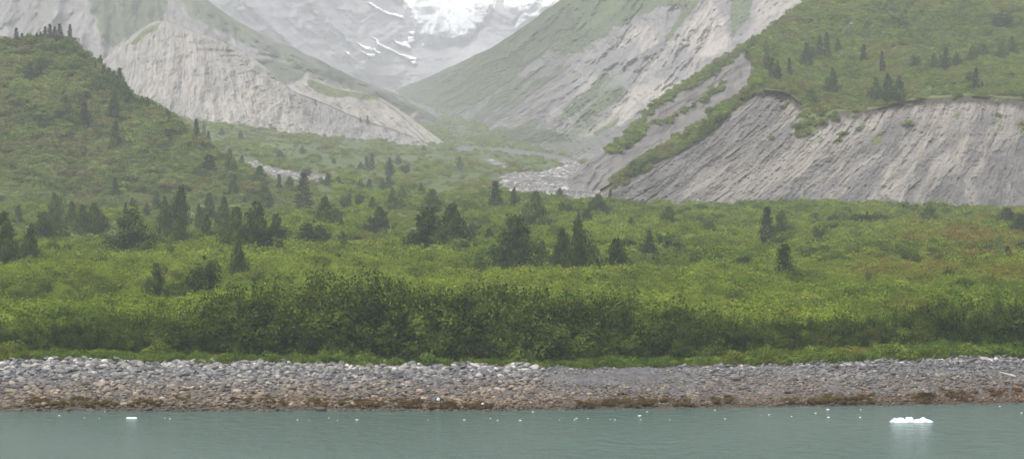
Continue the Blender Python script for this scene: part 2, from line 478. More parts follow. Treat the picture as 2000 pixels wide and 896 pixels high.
def lmount_masks(U, Y, S, t):
    g = poly_mask(U, Y, [(165, -60), (180, 30), (195, 70), (220, 95), (250, 75), (300, 45), (330, 20), (330, -80)], 10, 14, 81)
    g2 = poly_mask(U, Y, [(55, -60), (60, 40), (80, 55), (110, 30), (125, -60)], 8, 12, 82)
    ridge = poly_mask(U, Y, [(330, -40), (405, -4), (500, 58), (617, 110), (700, 152), (860, 225), (860, 240), (780, 215), (690, 180), (600, 140), (500, 104), (430, 62), (370, 40)], 8, 8, 83)
    patch = poly_mask(U, Y, [(497, 112), (530, 116), (560, 128), (601, 133), (590, 148), (570, 160), (552, 168), (530, 150)], 4, 4, 84)
    tan = poly_mask(U, Y, [(175, 40), (200, 70), (212, 90), (190, 72)], 5, 6, 85) + poly_mask(U, Y, [(600, 150), (740, 180), (860, 250), (560, 250), (560, 175)], 8, 6, 86)
    return {'veg': np.clip(0.75 * g + 0.4 * g2 + 0.62 * ridge + 1.0 * patch, 0, 1), 'tan': np.clip(tan + 0.15, 0, 1), 'dark': 0.25 * patch}


mat_lm = terrain_mat('left_mountain', (0.15, 0.148, 0.15), (0.205, 0.2, 0.2), (0.26, 0.235, 0.195), (0.06, 0.075, 0.045), (0.095, 0.11, 0.06), streak=(1.0, 0.16), wscale=0.06, bump=0.5, veg_scale=0.05)
layer('left_mountain', -700, 862, 500, [(0, [(-700, 330), (400, 320), (862, 320)], [(-700, 1380), (300, 1480), (600, 1600), (862, 1900)]),
                                      (220, LM, [(-700, 1800), (200, 1850), (405, 1820), (617, 1800), (768, 1900), (862, 1980)])],
      mat_lm, relief=lambda U, Y, S, t: (ridged(wS(U, Y, S) * 0.012, Y * 0.008, 5, 87) - 0.5) * -40 + (fbm(U * 0.02, Y * 0.03, 5, 88) - .5) * 26, masks=lmount_masks,
      flowk=lambda U: np.interp(U, [0, 200, 330, 500, 800], [0.9, 0.3, -0.6, -0.9, -1.0]), back=(300, 20), wob=2.5, seed=4)

# ---- headwall at the end of the valley
HB = [(150, 230), (700, 225), (780, 205), (860, 205), (1250, 230)]
HT = [(150, -140), (700, -160), (860, -170), (1250, -150)]


def head_masks(U, Y, S, t):
    return {'veg': np.zeros(U.shape), 'tan': 0.3 * sstep(0.45, 0.65, fbm(S * 0.02, Y * 0.01, 4, 91))}


mat_hw = terrain_mat('headwall', (0.215, 0.213, 0.23), (0.26, 0.257, 0.272), (0.30, 0.293, 0.295), (0.05, 0.07, 0.03), (0.1, 0.12, 0.06), streak=(1.0, 0.2), wscale=0.02, bump=0.3)  # rock paled and tinted lavender, putting some of the valley haze into its colour
HD0 = [(150, 2500), (400, 2750), (600, 3100), (780, 3450), (900, 3550), (1050, 3350), (1250, 2900)]
HD1 = [(150, 2850), (400, 3150), (600, 3500), (780, 3900), (900, 4000), (1050, 3750), (1250, 3200)]


def head_relief(U, Y, S, t):
    return (ridged(S * 0.011, Y * 0.006, 5, 92) - 0.5) * -90 + (ridged(U * 0.03, Y * 0.04, 4, 93) - .5) * -22


layer('headwall', 150, 1250, 420, [(0, HB, HD0), (190, HT, HD1)], mat_hw, relief=head_relief, masks=head_masks,
      flowk=lambda U: np.interp(U, [400, 700, 850, 1000], [-1.0, -0.9, 0, 0.9]), back=(300, 20), wob=4, seed=5)

# ---- hanging glacier on the headwall (an ice body lying in front of the rock)
GL_OUT_L = [(-200, 700), (-100, 745), (-40, 770), (0, 795), (30, 812), (55, 830), (75, 850), (90, 868)]
gm2 = NT('glacier')
pos = gm2.n('NewGeometry').outputs['Position']
fl = gm2.attr('flow').outputs['Vector']
i1 = gm2.noise(gm2.scalevec(fl, (1, 0.5, 1)), 18, 6, 0.65)
i2 = gm2.noise(gm2.scalevec(fl, (0.5, 1.4, 1)), 40, 4, 0.6)
ci = gm2.mix(gm2.ramp(i1, 0.35, 0.65), (0.50, 0.53, 0.55, 1), (0.62, 0.645, 0.66, 1))
ci = gm2.mix(gm2.math('MULTIPLY', gm2.ramp(i2, 0.5, 0.68), 0.5), ci, (0.43, 0.48, 0.52, 1))
ci = gm2.mix(gm2.attr('snow').outputs['Fac'], ci, (0.86, 0.87, 0.88, 1))
bpi = gm2.n('Bump', {'Height': i1, 'Strength': 0.6, 'Distance': 20.0})
mat_gl = gm2.out(gm2.n('BsdfPrincipled', {'Base Color': ci, 'Roughness': 0.6, 'Normal': bpi.outputs[0]}).outputs[0])


def ice_body(name, poly, mat, lift, nu=120, nv=90, rough=8.0, seed=0, snow=None, soft=10, dome=1.0, **props):
    """An ice or snow body on the headwall: its outline and real thickness, its rim sunk into the rock."""
    xs, ys_ = [p[0] for p in poly], [p[1] for p in poly]
    u = np.linspace(min(xs) - 3, max(xs) + 3, nu)
    v = np.linspace(min(ys_) - 3, max(ys_) + 3, nv)
    U, Y = np.meshgrid(u, v)
    t = np.clip((curve(HB, U) - Y) / (curve(HB, U) - curve(HT, U)), 0, 1)
    D = curve(HD0, U, 24) + (curve(HD1, U, 24) - curve(HD0, U, 24)) * t
    kf = np.interp(U, [400, 700, 850, 1000], [-1.0, -0.9, 0, 0.9])
    D = D + head_relief(U, Y, U + kf * (Y - 300), t) * sstep(1, .93, t) * sstep(0, .04, t)
    mk = poly_mask(U, Y, poly, soft, 3, seed + 2, 0.12)
    Dn = D - lift * (mk - 0.25) - (ridged(U * 0.05, Y * 0.05, 4, seed) - .5) * rough * mk
    keep = mk > 0.02
    P = world(U, Y, Dn).reshape(-1, 3)
    f = grid_faces(nv, nu)
    k = keep.ravel()
    f = f[k[f].any(1)]
    used = np.unique(f)
    re = np.zeros(len(P), int)
    re[used] = np.arange(len(used))
    sn = snow(U, Y) if snow else np.zeros(U.shape)
    fl = np.stack([U / 100, Y / 100, 0 * U], -1).reshape(-1, 3)
    me = mesh_from(name, P[used], re[f], {'flow': fl[used], 'snow': sn.ravel()[used]}, mat)
    return link(name, me, **props)


ice_body('glacier', [(700, -158), (735, -60), (765, -10), (790, 10), (805, 35), (818, 62), (826, 88), (850, 78), (880, 84), (905, 78), (925, 64), (945, 45), (958, 22), (966, 4), (975, -25), (986, -8), (990, 16), (1000, 22), (1020, 27), (1008, 58), (1040, 42),
                     (1100, 2), (1150, -40), (1150, -158)], mat_gl, 40, rough=22, seed=95, nu=200, nv=150,
         snow=lambda U, Y: np.clip(sstep(60, -10, Y + (fbm(U * .03, Y * .03, 3, 96) - .5) * 90), 0, 1) * sstep(.35, .6, fbm(U * .05, Y * .08, 3, 97) + 0.25 * sstep(40, -20, Y)), kind='structure')
mat_snow = simple_mat('old_snow', (0.78, 0.8, 0.82), (0.88, 0.89, 0.9), 0.05, 0.7, 0.2)
SNOWS = [
    ('snow_patch', [(714, 4), (728, 8), (746, 18), (765, 26), (786, 32), (789, 37), (770, 33), (748, 24), (730, 14)], 'long thin snow streak just below the left rim of the glacier'),
    ('snow_patch', [(723, 69), (736, 78), (746, 88), (760, 94), (780, 105), (814, 114), (812, 120), (796, 115), (770, 103), (752, 97), (742, 91), (734, 80)], 'longest diagonal snow streak in the middle of the grey headwall'),
    ('snow_patch', [(803, 121), (812, 118), (816, 126), (806, 127)], 'small snow blot at the lower end of the longest streak'),
    ('snow_patch', [(768, 78), (782, 84), (796, 82), (800, 88), (803, 97), (792, 93), (780, 89)], 'hook shaped snow patch below two small blots'),
    ('snow_patch', [(797, 74), (808, 72), (809, 82), (798, 83)], 'square snow blot between hooked patch and topmost small blot'),
    ('snow_patch', [(797, 65), (803, 61), (810, 64), (806, 69)], 'topmost small snow blot above the hooked patch'),
    ('snow_patch', [(698, 81), (708, 88), (722, 93), (728, 99), (714, 96), (704, 90)], 'upper streak of the snow cluster left of the longest streak'),
    ('snow_patch', [(706, 98), (718, 103), (732, 107), (730, 112), (716, 109), (708, 103)], 'lower streak of the snow cluster left of the longest streak'),
    ('snow_patch', [(730, 94), (738, 100), (746, 106), (738, 107), (731, 101)], 'short ragged snow fleck beside the longest streak'),
    ('snow_patch', [(675, 101), (682, 103), (686, 107), (679, 106)], 'tiny isolated snow fleck farthest down the left headwall'),
]
for nm, pl, lab in SNOWS:
    ice_body(nm, pl, mat_snow, 22, nu=60, nv=50, rough=4, seed=101, soft=1.6, label=lab, category='snow')

# ---- right mountain
RMT = [(770, 178), (785, 170), (820, 159), (860, 141), (900, 121), (960, 93), (1000, 66), (1040, 40), (1060, 24), (1095, 0), (1150, -45), (1300, -130), (1700, -200), (2400, -260)]
RMB = [(770, 190), (785, 186), (830, 222), (850, 244), (870, 268), (930, 292), (1000, 304), (1060, 315), (1130, 330), (1250, 345), (1500, 345), (2400, 345)]


def rm_masks(U, Y, S, t):
    low = poly_mask(U, Y, [(850, 245), (1000, 250), (1080, 250), (1110, 270), (1050, 282), (960, 286), (860, 268)], 8, 10, 111)
    up = poly_mask(U, Y, [(780, 175), (1000, 60), (1100, -10), (1200, -60), (1380, -40), (1350, 10), (1250, 20), (1210, 60), (1150, 90), (1050, 110), (990, 130), (920, 200), (850, 215)], 10, 20, 112)
    s1 = poly_mask(U, Y, [(1180, 135), (1190, 150), (1160, 190), (1110, 235), (1085, 245), (1110, 210), (1160, 165)], 6, 8, 113)
    s2 = poly_mask(U, Y, [(1210, 170), (1222, 180), (1200, 200), (1150, 225), (1115, 245), (1150, 210)], 5, 6, 114)
    s3 = poly_mask(U, Y, [(1430, -50), (1470, -50), (1470, 10), (1450, 55), (1430, 75), (1425, 60)], 6, 6, 115)
    s4 = poly_mask(U, Y, [(1000, 150), (1060, 140), (1000, 190), (940, 235), (900, 245), (940, 200)], 10, 14, 116)
    s5 = poly_mask(U, Y, [(1370, 0), (1330, 50), (1310, 78), (1290, 85), (1310, 55), (1340, 10)], 5, 6, 117)
    s6 = poly_mask(U, Y, [(1160, 260), (1210, 230), (1200, 245), (1165, 262)], 4, 4, 118)
    blot = sstep(0.5, 0.62, fbm(S * 0.02, Y * 0.012, 4, 119)) * 0.55 * sstep(1350, 1100, U)
    spur = poly_mask(U, Y, [(1390, 5), (1405, 30), (1420, 65), (1440, 110), (1425, 125), (1350, 100), (1330, 78), (1300, 85), (1330, 60), (1360, 30)], 6, 10, 120)
    spur2 = poly_mask(U, Y, [(1262, 50), (1280, 70), (1290, 78), (1250, 110), (1248, 80), (1205, 95), (1170, 110), (1230, 65)], 5, 8, 121)
    fan = 1.2 * poly_mask(U, Y, [(1330, 160), (1290, 195), (1220, 240), (1150, 265), (1120, 268), (1200, 215), (1270, 150)], 6, 10, 122)
    fan2 = poly_mask(U, Y, [(1295, 110), (1275, 130), (1240, 175), (1245, 165), (1280, 118)], 3, 4, 123)
    fan3 = poly_mask(U, Y, [(1170, 150), (1130, 195), (1070, 240), (1060, 235), (1110, 190), (1150, 155)], 5, 8, 124)
    top = poly_mask(U, Y, [(1480, -60), (1620, -60), (1560, 20), (1500, 60), (1450, 80), (1470, 40)], 8, 8, 126)
    tan = np.clip(0.95 * spur + 0.9 * spur2 + 0.8 * fan + 0.9 * fan2 + 0.7 * fan3 + 0.6 * top + 0.35 * sstep(.55, .7, fbm(S * 0.03, Y * 0.006, 4, 125)), 0, 1)
    veg = np.clip(0.95 * low + 0.85 * up + 0.85 * s1 + 0.8 * s2 + 0.7 * s3 + 0.6 * s4 + 0.8 * s5 + 0.8 * s6 + blot, 0, 1) * (1 - 0.8 * np.clip(spur + spur2 + fan2, 0, 1))
    return {'veg': veg, 'tan': tan}


mat_rm = terrain_mat('right_mountain', (0.145, 0.142, 0.141), (0.195, 0.19, 0.187), (0.34, 0.31, 0.268), (0.06, 0.08, 0.04), (0.095, 0.12, 0.055), streak=(1.0, 0.13), wscale=0.06, bump=0.5, veg_scale=0.06, strata=0.12)
layer('right_mountain', 772, 2300, 900, [(0, RMB, [(772, 2780), (850, 2300), (930, 1900), (1000, 1620), (1100, 1330), (1250, 1180), (1500, 1130), (2300, 1150)]),
                                       (260, RMT, [(772, 2800), (850, 2400), (930, 2040), (1000, 1800), (1100, 1620), (1300, 1560), (1500, 1520), (2300, 1500)])],
      mat_rm, relief=lambda U, Y, S, t: (ridged(wS(U, Y, S, 40) * 0.011, Y * 0.006, 5, 127) - 0.5) * -38 + (fbm(U * 0.025, Y * 0.03, 5, 128) - .5) * 18 + (ridged(wS(U, Y, S, 30) * .05, Y * .015, 3, 129) - .5) * -4 + (ridged(wS(U, Y, S, 12) * .14, Y * .05, 3, 130) - .5) * -3 + (fbm(U * .3, Y * .33, 3, 131) - .5) * 4, masks=rm_masks,
      flowk=lambda U: np.interp(U, [800, 1000, 1200, 1400, 1600], [1.7, 1.6, 1.2, 0.8, 1.0]), back=(300, 20), wob=2.5, seed=6)

# ---- right gully slope, between the mountain and the near cliff
GT = [(1050, 410), (1092, 392), (1115, 352), (1135, 325), (1170, 301), (1195, 286), (1215, 265), (1250, 236), (1280, 200), (1340, 161), (1400, 126), (1440, 100), (1470, 78), (1500, 64), (1530, 45), (1560, 24), (1590, 0), (1650, -50), (1750, -80)]


def gs_masks(U, Y, S, t):
    top = curve(GT, U)
    rim = sstep(26, 12, Y - top + (fbm(U * .03, Y * .03, 3, 131) - .5) * 26) * sstep(1190, 1215, U)
    low = poly_mask(U, Y, [(1180, 300), (1215, 265), (1260, 250), (1250, 275), (1215, 292), (1180, 305)], 5, 6, 132)
    mid = poly_mask(U, Y, [(1260, 240), (1330, 215), (1400, 165), (1440, 150), (1410, 185), (1340, 225), (1280, 262)], 5, 10, 133) * 0.42
    tl = poly_mask(U, Y, [(1440, 95), (1600, -20), (1700, -60), (1700, 150), (1490, 170), (1470, 120)], 8, 8, 134)
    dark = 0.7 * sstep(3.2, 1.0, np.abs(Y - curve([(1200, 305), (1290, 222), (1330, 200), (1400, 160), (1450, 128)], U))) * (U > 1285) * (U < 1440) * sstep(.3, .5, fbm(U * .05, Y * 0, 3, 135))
    return {'veg': np.clip(rim * 0.85 + low + mid + tl, 0, 1), 'tan': 0.2 + 0 * U, 'dark': dark}


mat_gs = terrain_mat('gully_slope', (0.11, 0.106, 0.103), (0.15, 0.145, 0.14), (0.22, 0.2, 0.18), (0.04, 0.06, 0.02), (0.085, 0.11, 0.035), streak=(1.0, 0.16), wscale=0.2, bump=0.4)
layer('gully_slope', 1052, 1740, 330, [(0, [(1050, 412), (1105, 402), (1130, 400), (1200, 404), (1300, 412), (1740, 412)], [(1105, 752), (1250, 738), (1740, 720)]),
                                     (150, GT, [(1105, 765), (1200, 785), (1300, 840), (1450, 890), (1590, 930), (1740, 980)])],
      mat_gs, relief=lambda U, Y, S, t: (ridged(wS(U, Y, S, 30) * 0.02, Y * 0.01, 4, 136) - 0.5) * -7 + (fbm(U * 0.04, Y * 0.05, 4, 137) - .5) * 7, masks=gs_masks, flowk=1.2, back=(120, 30), wob=3.5, seed=7)

# ---- right cliff with the green terrace above it
CE = [(1170, 378), (1185, 366), (1200, 354), (1250, 322), (1300, 291), (1350, 262), (1390, 236), (1430, 206), (1465, 180), (1482, 172), (1515, 176), (1540, 180), (1558, 196), (1575, 212), (1610, 216),
      (1680, 217), (1720, 208), (1760, 198), (1800, 192), (1900, 187), (1950, 190), (2000, 196), (2100, 190), (2500, 150)]
TM = [(1170, 374), (1390, 231), (1455, 181), (1475, 140), (1500, 125), (1600, 112), (2500, 90)]
TT = [(1170, 372), (1390, 229), (1455, 178), (1475, 105), (1500, 64), (1545, 34), (1590, 0), (1700, -80), (2000, -190), (2500, -230)]
KFC = lambda U: np.interp(U, [1200, 1350, 1500, 1700, 1850, 2000, 2200], [1.4, 1.25, 1.05, 0.8, 0.5, 0.3, 0.2])


def cl_masks(U, Y, S, t):
    edge = curve(CE, U, 8)
    h = Y - edge
    onface = sstep(-1, 3, h)
    strip = poly_mask(U, Y, [(1165, 378), (1250, 318), (1350, 258), (1395, 228), (1440, 198), (1483, 160), (1486, 172), (1450, 205), (1405, 240), (1390, 262), (1340, 285), (1300, 310), (1240, 345), (1190, 372)], 5, 8, 141)
    stks = sstep(0.5, 0.66, fbm(wS(U, Y, S, 30) * 0.035, Y * 0.009, 4, 142)) * sstep(1250, 1500, U)
    main = poly_mask(U, Y, [(1560, 230), (1680, 222), (1660, 260), (1600, 310), (1540, 365), (1500, 380), (1530, 330)], 10, 14, 143)
    main2 = poly_mask(U, Y, [(1790, 200), (1870, 192), (1890, 215), (1800, 300), (1740, 375), (1700, 385), (1760, 290)], 9, 14, 144)
    main3 = poly_mask(U, Y, [(1870, 260), (1915, 270), (1880, 330), (1835, 350)], 7, 9, 145)
    l1 = poly_mask(U, Y, [(1360, 340), (1430, 290), (1470, 265), (1440, 310), (1400, 350), (1340, 385), (1330, 378)], 7, 10, 146)
    topb = sstep(55, 20, h) * sstep(1490, 1560, U) * 0.5
    tan = np.clip(0.75 * stks + 0.8 * main + 0.8 * main2 + 0.7 * main3 + 0.55 * l1 + topb, 0, 1) * onface
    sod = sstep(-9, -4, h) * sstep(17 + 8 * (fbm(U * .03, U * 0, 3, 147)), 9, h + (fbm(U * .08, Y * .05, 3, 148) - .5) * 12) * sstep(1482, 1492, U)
    tuft = sstep(0.70, 0.76, fbm(S * 0.055, Y * 0.04, 3, 149)) * sstep(110, 50, h) * sstep(1480, 1520, U) * onface
    moss = poly_mask(U, Y, [(1575, 215), (1640, 220), (1630, 235), (1570, 262), (1550, 262)], 6, 10, 150)
    veg = np.clip((1 - onface) * sstep(1470, 1485, U) + strip + 0.8 * tuft + 0.75 * moss, 0, 1)
    scar = poly_mask(U, Y, [(1631, 66), (1650, 50), (1672, 36), (1677, 52), (1660, 66), (1645, 80), (1636, 82)], 3, 3, 151)
    pink = 0
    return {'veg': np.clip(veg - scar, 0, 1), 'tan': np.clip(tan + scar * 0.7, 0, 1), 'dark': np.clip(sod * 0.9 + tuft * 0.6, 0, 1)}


mat_cl = terrain_mat('right_cliff', (0.09, 0.087, 0.086), (0.135, 0.13, 0.126), (0.24, 0.222, 0.19), (0.055, 0.075, 0.022), (0.115, 0.14, 0.042), streak=(1.0, 0.1), wscale=0.3, bump=0.4, strata=0.25)


def cl_relief(U, Y, S, t):
    h = Y - curve(CE, U, 8)
    face = sstep(0, 10, h)
    lip = -1.4 * sstep(-8, -1, h) * sstep(7, 2, h) * (U > 1485)
    return face * ((ridged(wS(U, Y, S, 22) * 0.018, Y * 0.004, 3, 152) - 0.5) * -3.2 + (ridged(wS(U, Y, S, 10) * 0.09, Y * 0.015, 3, 153) - .5) * -0.7 + (fbm(U * .09, Y * .10, 5, 154) - .5) * 1.3 + (ridged(wS(U, Y, S, 8) * .22, Y * .06, 3, 156) - .5) * -0.8 + (fbm(U * .35, Y * .35, 3, 157) - .5) * 0.8) + lip \
        + (1 - face) * (fbm(U * 0.012, Y * 0.03, 4, 155) - .5) * 22


layer('right_cliff', 1172, 2500, 950, [(0, [(1172, 396), (1185, 402), (1250, 408), (1500, 412), (2000, 416), (2500, 416)], [(1172, 662), (1300, 650), (2000, 632), (2500, 630)]),
                                      (280, CE, [(1172, 668), (1300, 672), (1482, 684), (1600, 678), (1800, 676), (2000, 672), (2500, 690)]),
                                      (70, TM, [(1172, 669), (1390, 679), (1455, 690), (1500, 770), (1600, 795), (2500, 800)]),
                                      (110, TT, [(1172, 670), (1390, 680), (1455, 692), (1500, 830), (1590, 890), (1700, 930), (2000, 1000), (2500, 1020)])],
      mat_cl, relief=cl_relief, masks=cl_masks, flowk=KFC, back=(160, 40), wob=2.0, seed=8, smooth=4)

# ------------------------------------------------------------------ foliage prototypes
LEAF_SPRUCE = foliage_mat('spruce_needles', (0.014, 0.026, 0.011), (0.038, 0.062, 0.022), (0.09, 0.125, 0.04), warm=(0.12, 0.13, 0.045), transl=0.12)
LEAF_COTTON = foliage_mat('cottonwood_leaves', (0.013, 0.027, 0.008), (0.044, 0.078, 0.018), (0.135, 0.19, 0.04), warm=(0.15, 0.19, 0.055), transl=0.15)
LEAF_ALDER = foliage_mat('alder_leaves', (0.010, 0.020, 0.005), (0.044, 0.074, 0.012), (0.15, 0.195, 0.03), pscale=0.3, transl=0.15)
LEAF_SHRUB = foliage_mat('shrub_leaves', (0.030, 0.058, 0.009), (0.160, 0.222, 0.024), (0.30, 0.36, 0.052), pscale=0.16, transl=0.2)
LEAF_HILL = foliage_mat('hill_brush_leaves', (0.045, 0.075, 0.016), (0.145, 0.20, 0.044), (0.25, 0.30, 0.078), warm=(0.17, 0.155, 0.065), pscale=0.12, transl=0.2)
GRASS = foliage_mat('grass_blades', (0.05, 0.09, 0.012), (0.105, 0.165, 0.022), (0.19, 0.25, 0.045), pscale=0.6, transl=0.25)
BARK = simple_mat('bark', (0.09, 0.075, 0.06), (0.16, 0.14, 0.12), 12, 0.95, 0.6)


def leaf_mesh(name, cen, nor, la, lb, mat, r, shade=None):
    n = len(cen)
    nor = nor / (np.linalg.norm(nor, axis=1, keepdims=True) + 1e-9)
    rv = r.normal(size=(n, 3))
    t = np.cross(nor, rv)
    t /= np.linalg.norm(t, axis=1, keepdims=True) + 1e-9
    b = np.cross(nor, t)
    s = r.uniform(0.6, 1.35, (n, 1))
    la, lb = la * s, lb * s
    v = np.stack([cen - t * la, cen - b * lb + nor * la * 0.15, cen + t * la, cen + b * lb - nor * la * 0.1], 1).reshape(-1, 3)
    f = np.arange(n * 4).reshape(n, 4)
    return mesh_from(name, v, f, None, mat, False, {'leaf': r.uniform(0, 1, n) if shade is None else shade})


def unit(r, n):
    d = r.normal(size=(n, 3))
    return d / np.linalg.norm(d, axis=1, keepdims=True)


def bush_mesh(name, nl, nleaf, la, mat, seed, rad=0.55, spray=0.2, flat=1.0, lob=(0.17, 0.38)):
    """Height 1, radius about RAD: leaf faces through the shells of many lobes plus loose shoots that break the outline."""
    r = np.random.default_rng(seed)
    ang = r.uniform(0, 6.283, nl)
    rr = np.sqrt(r.uniform(0, 1, nl)) * rad * 0.72
    lr = r.uniform(*lob, nl) * (rad / 0.55)
    lz = np.clip(r.uniform(0.18, 0.82, nl) - 0.35 * rr / rad, 0.12, 0.9 - lr * 0.6)
    c = np.stack([rr * np.cos(ang), rr * np.sin(ang), lz], -1)
    pick = r.choice(nl, nleaf, p=lr ** 2 / (lr ** 2).sum())
    d = unit(r, nleaf)
    d[:, 2] = np.where(d[:, 2] < -0.35, -d[:, 2], d[:, 2])
    shell = r.uniform(0.6, 1.12, (nleaf, 1)) ** 0.7
    cen = c[pick] + d * lr[pick, None] * shell * [1, 1, 0.95 * flat]
    nor = d * 0.95 + [0, 0, 0.35] + r.normal(size=(nleaf, 3)) * 0.33
    shade = np.clip(0.04 + r.uniform(0, 1, nl)[pick] * 0.68 + 0.26 * r.uniform(0, 1, nleaf), 0, 1)  # random tone per lobe imitates lit clumps and shaded gaps in the leaf colour
    ns = int(nleaf * spray)
    sp = max(4, ns // 14)
    base = cen[r.choice(nleaf, sp)]
    dirv = np.stack([r.normal(0, 0.35, sp), r.normal(0, 0.35, sp), r.uniform(0.6, 1.2, sp)], -1)
    dirv += (base - [0, 0, 0.4]) * 0.9
    k = r.integers(0, sp, ns)
    tt = r.uniform(0, 1, (ns, 1)) ** 0.8
    cs = base[k] + dirv[k] * tt * r.uniform(0.12, 0.22) + r.normal(0, 0.018, (ns, 3))
    cen = np.concatenate([cen, cs])
    nor = np.concatenate([nor, r.normal(size=(ns, 3)) + [0, 0, 0.5]])
    shade = np.concatenate([shade, r.uniform(0.35, 1, ns)])
    ok = cen[:, 2] > 0.01
    cen, nor, shade = cen[ok], nor[ok], shade[ok]
    cen[:, 2] *= 1.0 / max(np.quantile(cen[:, 2], 0.995), 0.1)
    return leaf_mesh(name, cen, nor, la, la * 0.62, mat, r, shade)


def tube(pts, rads, sides=5):
    pts, V, Fc = [np.array(p, float) for p in pts], [], []
    for i, (p, q) in enumerate(zip(pts, rads)):
        t = pts[min(i + 1, len(pts) - 1)] - pts[max(i - 1, 0)]
        t /= np.linalg.norm(t) + 1e-9
        a = np.cross(t, [0.31, 0.95, 0.1])
        a /= np.linalg.norm(a) + 1e-9
        b = np.cross(t, a)
        for s in range(sides):
            w = 2 * math.pi * s / sides
            V.append(p + q * (math.cos(w) * a + math.sin(w) * b))
    for i in range(len(pts) - 1):
        for s in range(sides):
            Fc.append((i * sides + s, i * sides + (s + 1) % sides, (i + 1) * sides + (s + 1) % sides, (i + 1) * sides + s))
    return V, Fc


def tubes_mesh(name, lst, mat, sides=5):
    V, Fc = [], []
    for pts, rads in lst:
        v, f = tube(pts, rads, sides)
        Fc += [tuple(i + len(V) for i in q) for q in f]
        V += v
    return mesh_from(name, V, Fc, None, mat, True)


def tree_meshes(kind, seed):
    """(crown mesh, trunk mesh), height 1, crown half-width 0.5 before the copy is scaled sideways."""
    r = np.random.default_rng(seed)
    tips, limbs = [], []
    lean = r.normal(0, 0.012, 2)
    trunk_p = [(lean[0] * z * z * 4 + 0.006 * math.sin(9 * z + seed), lean[1] * z * z * 4, z) for z in np.linspace(-0.03, 0.97, 9)]
    trunk_r = [0.018 * (1 - z) + 0.002 for z in np.linspace(0, 1, 9)]
    limbs.append((trunk_p, trunk_r))
    nb = {'spruce': 80, 'cottonwood': 54, 'round': 46}[kind]
    lopside = r.uniform(0, 6.28)
    for i in range(nb):
        h = {'spruce': 0.05 + 0.93 * (i / nb), 'cottonwood': 0.06 + 0.9 * (i / nb) ** 0.9, 'round': 0.04 + 0.62 * r.uniform()}[kind]
        az = i * 2.399 + r.normal(0, 0.5)
        if kind == 'spruce':
            L = 0.5 * (1 - h) ** 0.75 * r.uniform(0.7, 1.12) + 0.03
            rise = 0.10 - 0.3 * (1 - h) * L
        elif kind == 'cottonwood':
            prof = np.interp(h, [0, 0.15, 0.35, 0.6, 0.8, 1], [0.92, 1.08, 0.95, 0.58, 0.27, 0.02])
            L = 0.55 * prof * r.uniform(0.5, 1.25) * (1 + 0.18 * math.cos(az - lopside)) + 0.02
            rise = r.uniform(0.08, 0.2) * (1 - 0.4 * h)
        else:
            L = 0.5 * r.uniform(0.45, 1.0)
            rise = r.uniform(0.05, 0.42) * (1 - 0.5 * L)
        o = np.array([lean[0] * h * h * 4, lean[1] * h * h * 4, h])
        e = o + np.array([math.cos(az) * L, math.sin(az) * L, rise])
        e[2] = min(e[2], 0.995)
        mid = (o + e) / 2 + [0, 0, 0.015 if kind == 'spruce' else -0.02]
        limbs.append(([o, mid, e], [0.006 * (1.1 - h) + 0.001, 0.003, 0.0008]))
        tips.append((o, mid, e, L))
    cen, nor, shd = [], [], []
    per = {'spruce': 60, 'cottonwood': 95, 'round': 110}[kind]
    for o, mid, e, L in tips:
        n = max(10, int(per * (0.35 + L * 1.9)))
        t = r.uniform(0.18, 1.0, (n, 1)) ** 0.8
        p = (1 - t) ** 2 * o + 2 * t * (1 - t) * mid + t * t * e
        if kind == 'spruce':
            w = 0.030 + 0.05 * L
            off = r.normal(0, 1, (n, 3)) * [w, w, 0.012]
            off[:, 2] -= np.abs(off[:, 0]) * 0.25
            nn = r.normal(0, 0.35, (n, 3)) + [0, 0, 0.9]
        else:
            w = 0.035 + 0.06 * L
            off = r.normal(0, 1, (n, 3)) * [w, w, w * 0.75]
            nn = r.normal(0, 0.35, (n, 3)) + [0, 0, 0.35] + off / w * 0.5 + (e - o) / (L + .1) * 0.5
        cen.append(p + off)
        nor.append(nn)
        shd.append(np.clip(0.55 * r.uniform() + 0.45 * r.uniform(0, 1, n), 0, 1))
    top = np.array(trunk_p[-1])
    n = 40
    cen.append(top + r.normal(0, 1, (n, 3)) * [0.014, 0.014, 0.03] - [0, 0, 0.02])
    nor.append(r.normal(0, 0.5, (n, 3)) + [0, 0, 0.4])
    shd.append(r.uniform(.2, .9, n))
    shd = np.concatenate(shd)
    cen, nor = np.concatenate(cen), np.concatenate(nor)
    ok = cen[:, 2] > 0.015
    mat = LEAF_SPRUCE if kind == 'spruce' else LEAF_COTTON
    la = {'spruce': 0.026, 'cottonwood': 0.029, 'round': 0.03}[kind]
    return leaf_mesh(kind + '_crown', cen[ok], nor[ok], la, la * 0.62, mat, r, shd[ok]), tubes_mesh(kind + '_trunk', limbs, BARK, 4)


def hidden(name, me):
    return bpy.data.objects.new(name, me)          # source geometry of the scatters; not in the scene itself


